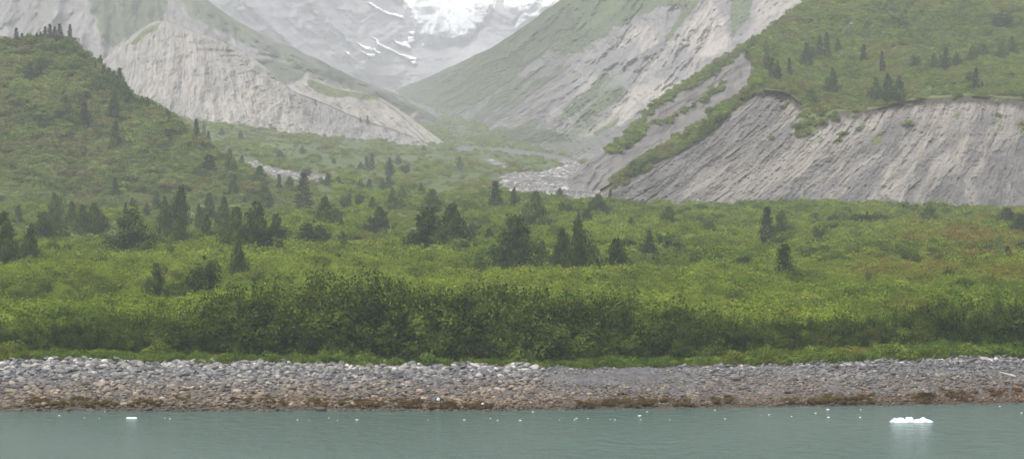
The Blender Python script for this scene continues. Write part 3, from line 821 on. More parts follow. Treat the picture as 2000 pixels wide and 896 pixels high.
# ------------------------------------------------------------------ scatter of uncountable cover
def scatter(name, P, scl, rot, idx, tint, protos, **props):
    P = np.asarray(P, np.float32)
    me = bpy.data.meshes.new(name)
    me.vertices.add(len(P))
    me.vertices.foreach_set('co', P.ravel())
    for an, ty, arr, key in (('scl', 'FLOAT_VECTOR', scl, 'vector'), ('rot', 'FLOAT_VECTOR', rot, 'vector'), ('tint', 'FLOAT', tint, 'value')):
        me.attributes.new(an, ty, 'POINT').data.foreach_set(key, np.asarray(arr, np.float32).ravel())
    me.attributes.new('idx', 'INT', 'POINT').data.foreach_set('value', np.asarray(idx, np.int32))
    o = link(name, me, kind='stuff', **props)
    ng = bpy.data.node_groups.new(name + '_scatter', 'GeometryNodeTree')
    ng.interface.new_socket('Geometry', in_out='INPUT', socket_type='NodeSocketGeometry')
    ng.interface.new_socket('Geometry', in_out='OUTPUT', socket_type='NodeSocketGeometry')
    nd = ng.nodes
    gi, go, jn, ip = nd.new('NodeGroupInput'), nd.new('NodeGroupOutput'), nd.new('GeometryNodeJoinGeometry'), nd.new('GeometryNodeInstanceOnPoints')
    for p in reversed(protos):
        oi, g2i = nd.new('GeometryNodeObjectInfo'), nd.new('GeometryNodeGeometryToInstance')
        oi.inputs['Object'].default_value = p
        ng.links.new(oi.outputs['Geometry'], g2i.inputs[0])
        ng.links.new(g2i.outputs[0], jn.inputs[0])

    def na(n, t):
        a = nd.new('GeometryNodeInputNamedAttribute')
        a.data_type = t
        a.inputs['Name'].default_value = n
        return a.outputs['Attribute']
    ip.inputs['Pick Instance'].default_value = True
    e2r = nd.new('FunctionNodeEulerToRotation')
    ng.links.new(gi.outputs[0], ip.inputs['Points'])
    ng.links.new(jn.outputs[0], ip.inputs['Instance'])
    ng.links.new(na('idx', 'INT'), ip.inputs['Instance Index'])
    ng.links.new(na('rot', 'FLOAT_VECTOR'), e2r.inputs[0])
    ng.links.new(e2r.outputs[0], ip.inputs['Rotation'])
    ng.links.new(na('scl', 'FLOAT_VECTOR'), ip.inputs['Scale'])
    ng.links.new(ip.outputs[0], go.inputs[0])
    mod = o.modifiers.new('scatter', 'NODES')
    mod.node_group = ng
    return o


def on_layer(name, n, weight, seed, ulim=(-250, 2250)):
    """N points spread by area over a hillside, kept with probability WEIGHT(U, Y, masks)."""
    t = TERRAIN[name]
    r = np.random.default_rng(seed)
    f = t['faces'][:t['n']]
    V = t['V']
    a, b, c, d = V[f[:, 0]], V[f[:, 1]], V[f[:, 2]], V[f[:, 3]]
    ar = np.linalg.norm(np.cross(c - a, d - b), axis=1)
    uc = t['U'][f[:, 0]]
    ar = ar * ((uc > ulim[0]) & (uc < ulim[1]))
    k = r.choice(len(f), n, p=ar / ar.sum())
    s, q = r.uniform(0, 1, (n, 1)), r.uniform(0, 1, (n, 1))
    P = (a[k] * (1 - s) + b[k] * s) * (1 - q) + (d[k] * (1 - s) + c[k] * s) * q
    at = {m: v[f[k, 0]] for m, v in t['a'].items()}
    U, Y = t['U'][f[k, 0]], t['Y'][f[k, 0]]
    keep = r.uniform(0, 1, n) < weight(U, Y, at)
    return P[keep], U[keep], Y[keep], r


BUSH_NEAR = [hidden('shrub_near', bush_mesh('shrub_near', 12 + i % 4, 5600, 0.029, LEAF_SHRUB, 300 + i, rad=0.62 + 0.05 * (i % 3), spray=0.12, lob=(0.16, 0.34))) for i in range(6)]
BUSH_FAR = [hidden('shrub_far', bush_mesh('shrub_far', 8 + i % 3, 2000, 0.044, LEAF_SHRUB, 320 + i, rad=0.7, spray=0.12, lob=(0.2, 0.36))) for i in range(5)]
BUSH_DARK = [hidden('shrub_dark', bush_mesh('shrub_dark', 12, 4200, 0.03, LEAF_ALDER, 340 + i, rad=0.6)) for i in range(4)]
BUSH_HILL = [hidden('brush_hill', bush_mesh('brush_hill', 7 + i % 3, 1100, 0.06, LEAF_HILL, 360 + i, rad=0.75)) for i in range(5)]
ALDER = [bush_mesh('alder_foliage', 30 + i % 4, 9500, 0.026, LEAF_ALDER, 380 + i, rad=0.6, spray=0.2, lob=(0.11, 0.25)) for i in range(6)]


def place(P, hmin, hmax, wide, r, seed, nprot, tint, off=-0.05):
    n = len(P)
    h = r.uniform(hmin, hmax) if np.ndim(hmin) else r.uniform(hmin, hmax, n)
    w = h * r.uniform(wide[0], wide[1], n)
    scl = np.stack([w * r.uniform(.85, 1.15, n), w, h], -1)
    rot = np.stack([r.normal(0, .06, n), r.normal(0, .06, n), r.uniform(0, 6.28, n)], -1)
    Q = P.copy()
    Q[:, 2] += off * h
    return Q, scl, rot, r.integers(0, nprot, n), tint


# ---- shrub plain
def plain_points(n, d0, d1, seed):
    r = np.random.default_rng(seed)
    d = np.sqrt(r.uniform(d0 ** 2, d1 ** 2, n))
    px = r.uniform(-430, 2430, n)
    return px, d, r


def warm_f(px, d):
    w = poly_mask(px, d, [(1700, 300), (1760, 290), (1990, 300), (2100, 330), (2100, 620), (1850, 620), (1760, 480)], 60, 60, 201, 0.01)  # browner shrubs at right: part own colour, part reddish window glare painted in
    return w


def shrub_tint(px, d, x, r, n):
    big = fbm(x * 0.05, d * 0.025, 4, 211)
    t = 0.4 + (big - 0.5) * 2.2 + r.normal(0, 0.26, n)
    return np.clip(np.minimum(t, 0.62) + warm_f(px, d) * (0.05 + 0.42 * fbm(x * .08, d * .04, 3, 212)), 0, 1)


for nm, n, d0, d1, protos, sd, lab in (('alder_shrubs', 3900, 229, 345, BUSH_NEAR, 401, 1), ('low_shrubs', 13500, 345, 690, BUSH_FAR, 402, 1)):
    px, d, r = plain_points(n, d0, d1, sd)
    x = (px - CX) / F * d
    mdw = meadow_f(px, d)
    clump = fbm(x * 0.06, d * 0.045, 4, 221)
    keep = r.uniform(0, 1, n) < np.clip(1.0 - 0.72 * mdw * sstep(0.75, 0.45, clump), 0.05, 1)
    keep &= d < np.interp(px, [-260, 250, 620, 900, 1000, 1200, 1400, 2260], [640, 640, 690, 690, 660, 645, 632, 628])
    px, d, x, clump, mdw = px[keep], d[keep], x[keep], clump[keep], mdw[keep]
    z = ground_z(px, d)
    h = (0.9 + 2.0 * sstep(0.3, 0.75, clump)) * np.exp(r.normal(0, 0.42, len(d)))
    h *= np.interp(d, [229, 240, 300, 420, 640], [1.15, 1.15, 1.0, 0.85, 0.75])
    h *= 1 - 0.62 * mdw * sstep(0.8, 0.5, clump)
    h *= np.interp(px, [-200, 300, 420, 2200], [0.85, 0.9, 1, 1]) * 1.0
    h = np.clip(h, 0.4, np.interp(px, [-200, 380, 480, 1300, 1500, 2200], [2.6, 2.8, 3.3, 3.2, 2.7, 2.7]) * np.interp(d, [229, 300, 640], [1.1, 0.95, 0.8]))
    P = np.stack([x, d, z], -1)
    scatter(nm, *place(P, h, h * 1.02, (1.0, 1.7), r, 0, len(protos), shrub_tint(px, d, x, r, len(d))), protos)

# darker clumps among them
px, d, r = plain_points(1900, 250, 610, 404)
x = (px - CX) / F * d
keep = (fbm(x * 0.07, d * 0.045, 3, 231) > 0.53) & (r.uniform(0, 1, len(d)) > 0.35 + 0.65 * meadow_f(px, d))
px, d, x = px[keep], d[keep], x[keep]
P = np.stack([x, d, ground_z(px, d)], -1)
h = r.uniform(1.4, 2.8, len(d)) * np.interp(d, [250, 600], [1.05, 0.75])
scatter('dark_shrubs', *place(P, h, h * 1.02, (0.8, 1.4), r, 0, len(BUSH_DARK), np.clip(r.normal(.42, .2, len(d)), 0, .62)), BUSH_DARK)

# ---- brush on the hills and terraces
Ps, Us, Ys, r = on_layer('left_hill', 24000, lambda U, Y, a: a['veg'] * np.clip(0.3 + 2.4 * (fbm(U * .025, Y * .045, 4, 241) - .42), .22, 1), 411, (-600, 640))
h = r.uniform(0.8, 1.9, len(Ps))
scatter('hill_brush', *place(Ps, h, h * 1.3, (1.0, 1.8), r, 0, 5, np.clip(r.normal(.45, .18, len(Ps)) + 1.3 * (fbm(Us * .018, Ys * .035, 4, 242) - .47), 0, 1)), BUSH_HILL)
Ps, Us, Ys, r = on_layer('right_cliff', 46000, lambda U, Y, a: a['veg'] * np.where(a['dark'] > .3, 0.4, 1) * np.where(U < 1484, np.where(U < 1196, 0, 0.8), np.clip(0.35 + 2.2 * (fbm(U * .018, Y * .05, 4, 243) - .45), .3, 1)), 412)
h = r.uniform(0.7, 1.8, len(Ps)) * np.where(Us < 1480, 0.95, np.interp(Ys, [-100, 60, 130, 200], [1.4, 1.15, 0.8, 0.7]))
scatter('terrace_brush', *place(Ps, h, h * 1.3, (1.0, 1.7), r, 0, 5, np.clip(r.normal(.42, .16, len(Ps)) + 1.1 * (fbm(Us * .015, Ys * .04, 4, 244) - .5), 0, 1)), BUSH_FAR[:2] + BUSH_HILL[:3])
Ps, Us, Ys, r = on_layer('gully_slope', 9000, lambda U, Y, a: (a['veg'] > .4) * a['veg'], 413)
h = r.uniform(0.6, 1.8, len(Ps))
scatter('gully_brush', *place(Ps, h, h * 1.2, (0.9, 1.5), r, 0, 5, np.clip(r.normal(.5, .1, len(Ps)), 0, .68)), BUSH_FAR[:3] + BUSH_HILL[:2])
Ps, Us, Ys, r = on_layer('ground', 150000, lambda U, Y, a: (a['veg'] > .5) * (a['river'] < .2) * (np.clip(0.2 + 2.4 * (fbm(U * .02, Y * .06, 4, 245) - .4), .1, 1)), 414, (330, 1230))
k = (Ps[:, 1] > 690) & (Ps[:, 1] < 2300) & (Us < 1150)
Ps, Us, Ys = Ps[k], Us[k], Ys[k]
k = np.arange(len(Ps)) < 24000
Ps, Us, Ys = Ps[k], Us[k], Ys[k]
h = r.uniform(0.7, 1.6, len(Ps)) * (0.7 + 0.9 * sstep(.45, .7, fbm(Us * .03, Ys * .1, 3, 246)))
scatter('valley_shrubs', *place(Ps, h, h * 1.2, (1.1, 1.8), r, 0, 5, np.clip(r.normal(.58, .1, len(Ps)) + .6 * (fbm(Us * .01, Ys * .05, 3, 247) - .5), 0, .72)), BUSH_FAR)

# ---- grass along the top of the beach
def tuft_mesh(seed):
    r = np.random.default_rng(seed)
    n = 130
    base = r.normal(0, 0.22, (n, 2))
    h = r.uniform(0.5, 1.0, n)
    lean = base * 0.5 + r.normal(0, 0.22, (n, 2))
    w = 0.028
    a = r.uniform(0, 6.28, n)
    sx, sy = np.cos(a) * w, np.sin(a) * w
    z0 = np.zeros(n)
    v = np.stack([np.stack([base[:, 0] - sx, base[:, 1] - sy, z0], -1), np.stack([base[:, 0] + sx, base[:, 1] + sy, z0], -1),
                  np.stack([base[:, 0] + lean[:, 0] * .5 + sx, base[:, 1] + lean[:, 1] * .5 + sy, h * .65], -1), np.stack([base[:, 0] + lean[:, 0], base[:, 1] + lean[:, 1], h], -1)], 1).reshape(-1, 3)
    return mesh_from('grass_tuft', v, np.arange(n * 4).reshape(n, 4), None, GRASS, False, {'leaf': r.uniform(0, 1, n)})


TUFTS = [hidden('grass_tuft', tuft_mesh(500 + i)) for i in range(4)]
LOWG = [hidden('low_herb', bush_mesh('low_herb', 7, 500, 0.085, GRASS, 520 + i, rad=0.9)) for i in range(3)]
r = np.random.default_rng(421)
n = 9000
px = r.uniform(-260, 2260, n)
dw = curve(SHORE, px)
reach = np.interp(px, [-260, 0, 250, 420, 700, 1000, 1100, 1250, 1400, 1500, 1700, 1900, 1970, 2260], [5, 5, 3.6, 3.2, 2.4, 2.0, 2.2, 2.6, 3.2, 5, 6.2, 6.2, 3.4, 3.4])
d = dw + 14.0 + r.uniform(0, 1, n) * (reach + 3) + (fbm(px * .03, px * 0, 4, 251) - .5) * 2.4
x = (px - CX) / F * d
h = np.exp(r.normal(math.log(.34), .4, n)) * (0.5 + 1.0 * fbm(px * .02, d * .5, 3, 253)) * np.interp(px, [0, 400, 700, 1000, 1300, 1500, 1900, 2260], [0.9, 0.9, 1.0, 0.8, 0.8, 1.25, 1.25, 1.0])
P = np.stack([x, d, ground_z(px, d)], -1)
ix = np.where(r.uniform(0, 1, n) < 0.55, r.integers(0, 4, n), r.integers(4, 7, n))
Q, scl, rot, _, _ = place(P, h, h * 1.01, (0.8, 1.4), r, 0, 7, None)
scatter('shore_grass', Q, scl, rot, ix, np.clip(r.normal(.42, .14, n) + .9 * (fbm(x * .25, d * .4, 3, 252) - .5), 0, .8), TUFTS + LOWG)
# meadow grass on the plain
px, d, r = plain_points(16000, 380, 690, 405)
k = (r.uniform(0, 1, len(d)) < meadow_f(px, d)) & (d < np.interp(px, [-260, 620, 1200, 2260], [640, 690, 645, 628]))
px, d = px[k], d[k]
x = (px - CX) / F * d
h = r.uniform(0.3, 0.8, len(d))
scatter('meadow_grass', *place(np.stack([x, d, ground_z(px, d)], -1), h, h * 1.01, (1.2, 2.2), r, 0, 2, np.clip(r.normal(.62, .1, len(d)), 0, 1)), [BUSH_FAR[0], BUSH_HILL[1]])

# ------------------------------------------------------------------ front row of alder bushes (single things)
stem_meshes = []
for i in range(3):
    r = np.random.default_rng(540 + i)
    lst = []
    for k in range(9):
        a = r.uniform(0, 6.28)
        e = np.array([math.cos(a) * r.uniform(.1, .4), math.sin(a) * r.uniform(.1, .4), r.uniform(.55, .85)])
        lst.append(([(e[0] * .1, e[1] * .1, -0.02), e * [.6, .6, .45], e], [0.012, 0.008, 0.002]))
    stem_meshes.append(tubes_mesh('alder_stems', lst, BARK, 5))


def bush_thing(px, d, h, w, tint, label, group=None, cat='bush', rz=None, mesh=None):
    o = bpy.data.objects.new('alder_bush', None)
    COL.objects.link(o)
    x = (px - CX) / F * d
    o.location = (x, d, float(ground_z(px, d)) - 0.08 * h)
    o.rotation_euler = (0, 0, rnd.uniform(0, 6.28) if rz is None else rz)
    o.scale = (w, w * rnd.uniform(.85, 1.1), h)
    o['label'], o['category'] = label, cat
    if group:
        o['group'] = group
    f = link('foliage', mesh or ALDER[rnd.randrange(6)], o)
    f['tint'] = tint
    link('stems', stem_meshes[rnd.randrange(3)], o)
    return o


HB_TOP = [(-260, 650), (0, 644), (120, 638), (230, 628), (330, 622), (390, 600), (450, 582), (520, 568), (620, 562), (700, 560), (780, 572), (860, 566), (930, 576), (1040, 578), (1120, 592), (1180, 588), (1250, 604), (1330, 604), (1440, 622), (1560, 634), (1640, 626), (1700, 628), (1780, 610), (1870, 596), (1930, 600), (2000, 590), (2260, 590)]
px = -250.0
front = []
while px < 2250:
    reach = float(np.interp(px, [-260, 0, 250, 420, 700, 1000, 1100, 1250, 1400, 1500, 1700, 1900, 1970, 2260], [5, 5, 3.6, 3.2, 2.4, 2.0, 2.2, 2.6, 3.2, 5, 6.2, 6.2, 3.4, 3.4]))
    d = float(curve(SHORE, px)) + 14 + reach + 1.6 + rnd.uniform(-0.9, 1.8)
    ytop = float(curve(HB_TOP, px)) + rnd.choice([0, 8, 18, 34, 52, 66]) + rnd.uniform(-4, 10)
    gz = float(ground_z(px, d))
    h = max(1.6, CZ - (ytop - HY) / F * d - gz)
    if 360 < px < 820:
        lab, grp = 'dark green alder bush in the tallest stretch of thicket above the boulder crest', 'tall alders in the darkest stretch of the front thicket'
    elif px <= 360:
        lab, grp = 'olive green alder bush of the low front thicket beneath the green hill', 'front alders beneath the green hill'
    elif px <= 1450:
        lab, grp = 'dark olive alder bush of the front thicket above the gravelly gap in the boulders', 'front alders above the gravelly gap'
    else:
        lab, grp = 'mid green alder bush of the front thicket behind the lush grass strip', 'front alders behind the lush grass strip'
    tint = {True: 0.33}.get(360 < px < 820, 0.42 if px < 1450 else 0.5) + rnd.uniform(-.2, .16)
    bush_thing(px, d, h, h * rnd.uniform(0.85, 1.1), tint, lab, grp)
    px += h * 0.5 * F / d * rnd.uniform(0.6, 1.0)
# rows behind the front row, one mass
r = np.random.default_rng(431)
n = 430
px = r.uniform(-260, 2260, n)
back = 3.0 + r.uniform(0, 1, n) * np.interp(px, [-260, 250, 420, 900, 1200, 1450, 1700, 1850, 2260], [3, 4, 11, 12, 11, 5, 5, 8, 8])
d = curve(SHORE, px) + 14 + np.interp(px, [-260, 0, 250, 420, 700, 1000, 1250, 1400, 1500, 1900, 1970, 2260], [5, 5, 3.6, 3.2, 2.4, 2.0, 2.6, 3.2, 5, 6.2, 3.4, 3.4]) + back
yt = curve(HB_TOP, px) - (back - 3) * 1.0 + r.uniform(-10, 34, n)
z = ground_z(px, d)
h = np.clip(CZ - (yt - HY) / F * d - z, 1.6, 7)
x = (px - CX) / F * d
ALD = [hidden('alder_mass', m) for m in ALDER]
scatter('alder_thicket', *place(np.stack([x, d, z], -1), h, h * 1.01, (0.7, 1.1), r, 0, 6, np.clip(0.42 + r.normal(0, .12, n), 0, .62)), ALD)

# ------------------------------------------------------------------ trees (single things)
PROTO = {'s': [tree_meshes('spruce', 600 + i) for i in range(4)], 'c': [tree_meshes('cottonwood', 620 + i) for i in range(5)], 'r': [tree_meshes('round', 640 + i) for i in range(3)]}
NAMES = {'s': ('spruce_tree', 'tree'), 'c': ('cottonwood_tree', 'tree'), 'r': ('willow_tree', 'tree')}


def tree(px, top, base, w, kind, tint, label, group=None, sink=0.45):
    hit = ray_hit(px, base)
    d = hit.y
    extra = sink if d < 660 else 0.3
    for _ in range(8):                               # the foot stands a little below the brush that hides it
        hit2 = ray_hit(px, base + extra * F / d)
        if hit2 is not None and hit2.y > 215:
            break
        extra *= 0.5
    hit = hit2
    d = hit.y
    h = CZ - (top - HY) / F * d - hit.z
    nm, cat = NAMES[kind]
    o = bpy.data.objects.new(nm, None)
    COL.objects.link(o)
    o.location = (hit.x, d, hit.z - 0.05)
    wid = w / F * d * {'c': 1.2, 's': 1.3, 'r': 1.05}[kind]
    o.scale = (wid, wid, h)
    o.rotation_euler = (0, 0, rnd.uniform(0, 6.28))
    o['label'], o['category'] = label, cat
    if group:
        o['group'] = group
    cr, tk = PROTO[kind][rnd.randrange(len(PROTO[kind]))]
    c = link('crown', cr, o)
    c['tint'] = tint
    link('trunk', tk, o)
    return o


# (column, top row, foot row, width, kind, tint, label, group)
G1, G2, G3 = 'spruces on the crest of the green hill', 'hazy trees scattered over the valley meadow', 'trees of the terrace edge thicket'
TREES = [
    # --- on the shrub plain, west half
    (105, 379, 446, 32, 'c', .42, 'tall narrow cottonwood, second from the west end of the meadow below the hill', None),
    (184, 397, 460, 44, 'c', .30, 'dark compact oval cottonwood standing clear in the pale meadow below the hill', None),
    (160, 400, 456, 26, 'c', .5, 'grey green thin sapling leaning against the dark oval cottonwood in the meadow', None),
    (84, 414, 474, 56, 'c', .52, 'broad light green cottonwood just below the tall narrow tree at the meadow edge', None),
    (62, 440, 524, 32, 'c', .42, 'sparse tall cottonwood standing in the shrubs below the broad light green one', None),
    (8, 416, 532, 50, 'c', .25, 'big dark cottonwood cut by the western picture edge', None),
    (260, 410, 498, 72, 'c', .34, 'broadest dark cottonwood on the west side of the plain with a ragged dome top', None),
    (354, 366, 460, 40, 'c', .25, 'tallest dark pointed cottonwood in front of the green hill', None),
    (322, 386, 470, 30, 'c', .45, 'greyish cottonwood touching the west side of the tallest dark pointed tree', None),
    (352, 430, 486, 34, 'c', .58, 'bright green sapling under the tallest dark pointed tree', None),
    (403, 420, 474, 27, 'c', .15, 'small very dark conical tree east of the tallest pointed cottonwood', None),
    (409, 377, 426, 24, 'c', .35, 'small dark tree high at the far meadow edge above the very dark cone', None),
    (438, 384, 452, 24, 'c', .52, 'pale slender cottonwood between very dark cone and dark three tree clump', None),
    (462, 405, 498, 46, 'c', .18, 'west tree of the dark clump of three cottonwoods', None),
    (503, 398, 506, 58, 'c', .12, 'middle and tallest tree of the dark clump of three cottonwoods', None),
    (538, 418, 490, 34, 'c', .22, 'east tree of the dark clump of three cottonwoods', None),
    (460, 457, 508, 32, 'c', .6, 'light green sapling in front of the dark clump of three cottonwoods', None),
    (518, 366, 404, 30, 'c', .5, 'pale hazy tree behind the dark clump of three cottonwoods', None),
    (465, 466, 556, 30, 'c', .42, 'thin sparse tree in the shrubs below the light green sapling', None),
    (400, 497, 588, 76, 'r', .2, 'large dark round willow low on the plain west of the tall thicket', None),
    (306, 515, 584, 36, 'c', .5, 'slim olive tree in the shrubs west of the large dark round willow', None),
    (224, 346, 392, 20, 's', .45, 'faint grey spruce at the foot of the green hill', None),
    (592, 338, 406, 36, 's', .3, 'dark hazy spruce with a broad foot in front of the grey track', None),
    (612, 428, 487, 68, 'r', .12, 'dark broad low willow with a ragged foot, east of the three tree clump', None),
    (583, 455, 488, 24, 'r', .25, 'little dark bush at the west foot of the dark broad low willow', None),
    (634, 384, 446, 34, 'c', .28, 'taller of two dark touching trees above the dark broad low willow', None),
    (656, 407, 448, 30, 'c', .15, 'lower of two dark touching trees above the dark broad low willow', None),
    (676, 375, 407, 27, 'r', .22, 'round dark little tree, west one of the pair on the meadow', None),
    (703, 375, 400, 20, 'r', .3, 'smaller round tree, east one of the pair on the meadow', None),
    (719, 376, 389, 11, 'r', .2, 'tiny dark tree far out on the meadow east of the round pair', None),
    (727, 384, 410, 12, 'c', .55, 'thin pale sapling on the meadow above the broad conical tree', None),
    (741, 405, 455, 42, 'c', .2, 'broad dark conical tree alone in the middle of the plain', None),
    (766, 368, 410, 18, 'c', .35, 'dark slender meadow tree, west one of two slender neighbours', None),
    (785, 363, 398, 17, 'c', .52, 'pale slender meadow tree, east one of two slender neighbours', None),
    (843, 370, 416, 34, 'c', .16, 'dark tree peeping above the biggest dark pair in mid plain', None),
    (838, 408, 506, 84, 'c', .12, 'west and wider tree of the biggest dark pair in mid plain', None),
    (882, 400, 492, 60, 'c', .15, 'east and narrower tree of the biggest dark pair in mid plain', None),
    (900, 462, 508, 44, 'r', .38, 'bushy green willow at the east foot of the biggest dark pair', None),
    (968, 354, 420, 34, 's', .34, 'hazy dark spruce standing west of the stony river bed', None),
    (955, 446, 490, 26, 'c', .5, 'pale small tree between the biggest dark pair and the broad pointed cottonwood', None),
    (1002, 423, 532, 78, 'c', .32, 'broad pointed cottonwood with a thin tip east of the biggest dark pair', None),
    (1004, 367, 412, 18, 'c', .52, 'pale slender tree beside the hazy dark spruce', None),
    (1047, 375, 444, 38, 'c', .2, 'dark conical tree below the stony river bed', None),
    (1077, 377, 392, 9, 's', .4, 'tiny pointed tree at the lower river bed edge, west of the pale one', None),
    (1093, 367, 392, 16, 'c', .55, 'pale green pointed tree at the lower edge of the stony river bed', None),
    (1105, 391, 426, 36, 'r', .18, 'dark round willow just below the stony river bed', None),
    (1072, 425, 446, 20, 'r', .35, 'small low willow between dark conical tree and dark round willow', None),
    (1168, 379, 424, 37, 'c', .08, 'very dark dense tree where the river bed meets the cliff foot', None),
    (1192, 370, 398, 12, 's', .1, 'skinny dark tree beside the very dark dense one at the cliff foot', None),
    (1146, 409, 446, 28, 'c', .2, 'small dark tree below the very dark dense one', None),
    (1130, 414, 440, 14, 'c', .25, 'smallest dark tree just west of the small dark tree', None),
    (1174, 431, 452, 12, 'c', .5, 'single pale sapling in the light shrubs below the cliff foot', None),
    (1128, 431, 548, 50, 'c', .2, 'taller tree of the dark ragged pair in mid plain', None),
    (1097, 448, 540, 46, 'c', .28, 'lower tree of the dark ragged pair in mid plain', None),
    (1205, 468, 552, 50, 'c', .18, 'dark ragged cottonwood standing alone east of the ragged pair', None),
    (1268, 450, 502, 34, 's', .52, 'mid green pointed tree between ragged cottonwood and pale tall one', None),
    (1304, 404, 452, 34, 'c', .56, 'pale loose tall tree on the light shrubs in front of the grey cliff', None),
    (1498, 404, 478, 36, 's', .05, 'blackish green spruce standing alone in the light shrubs below the cliff', None),
    (1528, 411, 466, 30, 'c', .56, 'pale loose tree right behind the blackish green spruce', None),
    (1532, 476, 554, 46, 's', .45, 'mid green spruce in the shrubs below the blackish green one', None),
    (1436, 549, 588, 40, 'r', .12, 'small dark round bush sunk in bright shrubs', None),
    (1035, 524, 572, 56, 'r', .3, 'dark olive bush below the broad pointed cottonwood', None),
    (1302, 452, 492, 60, 'r', .45, 'wide green bush under the pale loose tall tree', None),
    (1692, 414, 444, 76, 'r', .3, 'wide low dark green bush on the plain at the cliff foot', None),
    (1773, 396, 420, 46, 'r', .1, 'darkest dome shaped bush at the foot of the grey cliff', None),
    (1842, 397, 416, 38, 'r', .4, 'olive dome bush, west one of two by the pale gravel patch', None),
    (1874, 400, 416, 28, 'r', .2, 'dark dome bush, east one of two by the pale gravel patch', None),
    (1816, 400, 436, 36, 'c', .52, 'loose green sapling between the darkest dome bush and the gravel patch', None),
    (1966, 406, 440, 38, 'c', .3, 'dark green sapling behind the dark tree at the eastern picture edge', None),
    (1994, 420, 466, 36, 'c', .1, 'dark tree cut by the eastern picture edge', None),
    (1969, 480, 513, 20, 's', .05, 'tiny very dark spruce among yellowish shrubs', None),
    (1952, 460, 508, 22, 'c', .8, 'brownish thin tree beside the tiny very dark spruce', None),
    (286, 397, 420, 14, 'c', .25, 'small dark tree far out on the meadow behind the broadest ragged dome', None),
    (258, 386, 418, 18, 'c', .52, 'pale slim tree directly behind the broadest ragged dome', None),
    (306, 374, 410, 17, 'c', .52, 'pale slim tree on the meadow just west of the greyish cottonwood', None),
    (388, 400, 452, 18, 'c', .55, 'pale sapling between tallest dark pointed tree and very dark cone', None),
    (140, 393, 442, 20, 'c', .45, 'grey sapling between the tall narrow tree and the dark oval one', None),
    (36, 402, 436, 18, 'c', .5, 'pale small tree on the meadow near the western picture edge', None),
    (245, 395, 425, 12, 's', .4, 'thin grey spruce behind the west flank of the broadest ragged dome', None),
    (548, 470, 512, 30, 'c', .5, 'green sapling below the east tree of the dark clump', None),
    (668, 452, 492, 26, 'c', .52, 'light green sapling below the two dark touching trees', None),
    (1058, 470, 520, 24, 'c', .5, 'light green sapling between broad pointed cottonwood and ragged pair', None),
    (1232, 425, 462, 20, 'c', .5, 'pale thin sapling in light shrubs below the cliff foot, east of the single one', None),
    (1385, 430, 462, 26, 'r', .3, 'dark low willow in light shrubs midway along the cliff foot', None),
    (1600, 440, 472, 30, 'r', .35, 'dark green low willow east of the pale loose tree by the blackish spruce', None),
    (1890, 606, 668, 52, 'r', .15, 'dark willow at the front of the thicket near the eastern edge', None),
    (1950, 590, 672, 46, 'c', .6, 'light green young cottonwood in the front thicket near the eastern edge', None),
    # --- valley meadow behind
    (545, 340, 377, 14, 's', .4, 'grey slim spruce, west one of two beside the grey track', None),
    (565, 345, 378, 20, 'c', .42, 'grey fuller tree, east one of two beside the grey track', None),
    (507, 324, 356, 22, 'c', .35, 'dark tree at the upper end of the grey track', None),
    (472, 304, 330, 14, 's', .2, 'small dark spruce above the upper end of the grey track', None),
    (449, 292, 342, 18, 'c', .4, 'grey slender tree on the shoulder of the green hill by the track', None),
    (408, 302, 344, 36, 's', .15, 'dark wide spruce low on the shoulder of the green hill', None),
    (457, 340, 380, 16, 'c', .56, 'pale slender tree below the shoulder of the green hill', None),
    (547, 294, 314, 16, 'c', .4, None, G2), (590, 284, 300, 10, 'c', .4, None, G2), (470, 255, 279, 14, 's', .35, None, G2), (434, 250, 263, 10, 'c', .35, None, G2),
    (652, 308, 319, 10, 'r', .3, None, G2), (704, 316, 333, 11, 'c', .35, None, G2), (716, 306, 334, 12, 's', .35, None, G2), (726, 299, 330, 13, 's', .35, None, G2),
    (761, 309, 345, 16, 'c', .3, None, G2), (778, 302, 321, 12, 'c', .4, None, G2), (791, 317, 341, 24, 'r', .4, None, G2), (704, 350, 377, 16, 'c', .5, None, G2),
    (721, 350, 378, 15, 'c', .5, None, G2), (760, 343, 365, 16, 'c', .32, None, G2), (898, 306, 331, 14, 'c', .42, None, G2), (823, 357, 381, 11, 'c', .55, None, G2),
    (828, 284, 297, 9, 'c', .45, None, G2), (600, 326, 342, 22, 'r', .35, None, G2), (660, 345, 366, 16, 'c', .5, None, G2), (640, 338, 362, 15, 'c', .5, None, G2), (748, 352, 372, 12, 'c', .5, None, G2),
    # --- on the green hill
    (32, 55, 90, 15, 's', .2, 'lone dark spruce at the western end of the hill crest', None),
    (10, 72, 92, 13, 'c', .4, None, G1), (43, 65, 86, 12, 's', .3, None, G1), (54, 65, 82, 9, 'c', .6, 'yellowish thin tree on the hill crest west of the summit spruces', None), (72, 64, 84, 11, 's', .35, None, G1),
    (88, 52, 84, 14, 's', .15, None, G1), (97, 47, 84, 15, 's', .12, None, G1), (107, 52, 82, 13, 's', .2, None, G1), (117, 47, 82, 16, 's', .12, None, G1), (80, 62, 86, 12, 's', .25, None, G1),
    (137, 48, 84, 13, 's', .1, 'last dark spruce at the eastern brow of the hill summit', None),
    (196, 109, 140, 13, 'c', .58, 'yellowish thin tree on the steep eastern crest of the hill', None), (186, 122, 144, 9, 's', .25, 'small dark tree next to the yellowish one on the steep crest', None),
    (195, 150, 192, 18, 'c', .3, None, 'trees of the dark grove on the eastern crest'), (213, 134, 192, 24, 'c', .24, None, 'trees of the dark grove on the eastern crest'), (233, 134, 196, 22, 'c', .22, None, 'trees of the dark grove on the eastern crest'),
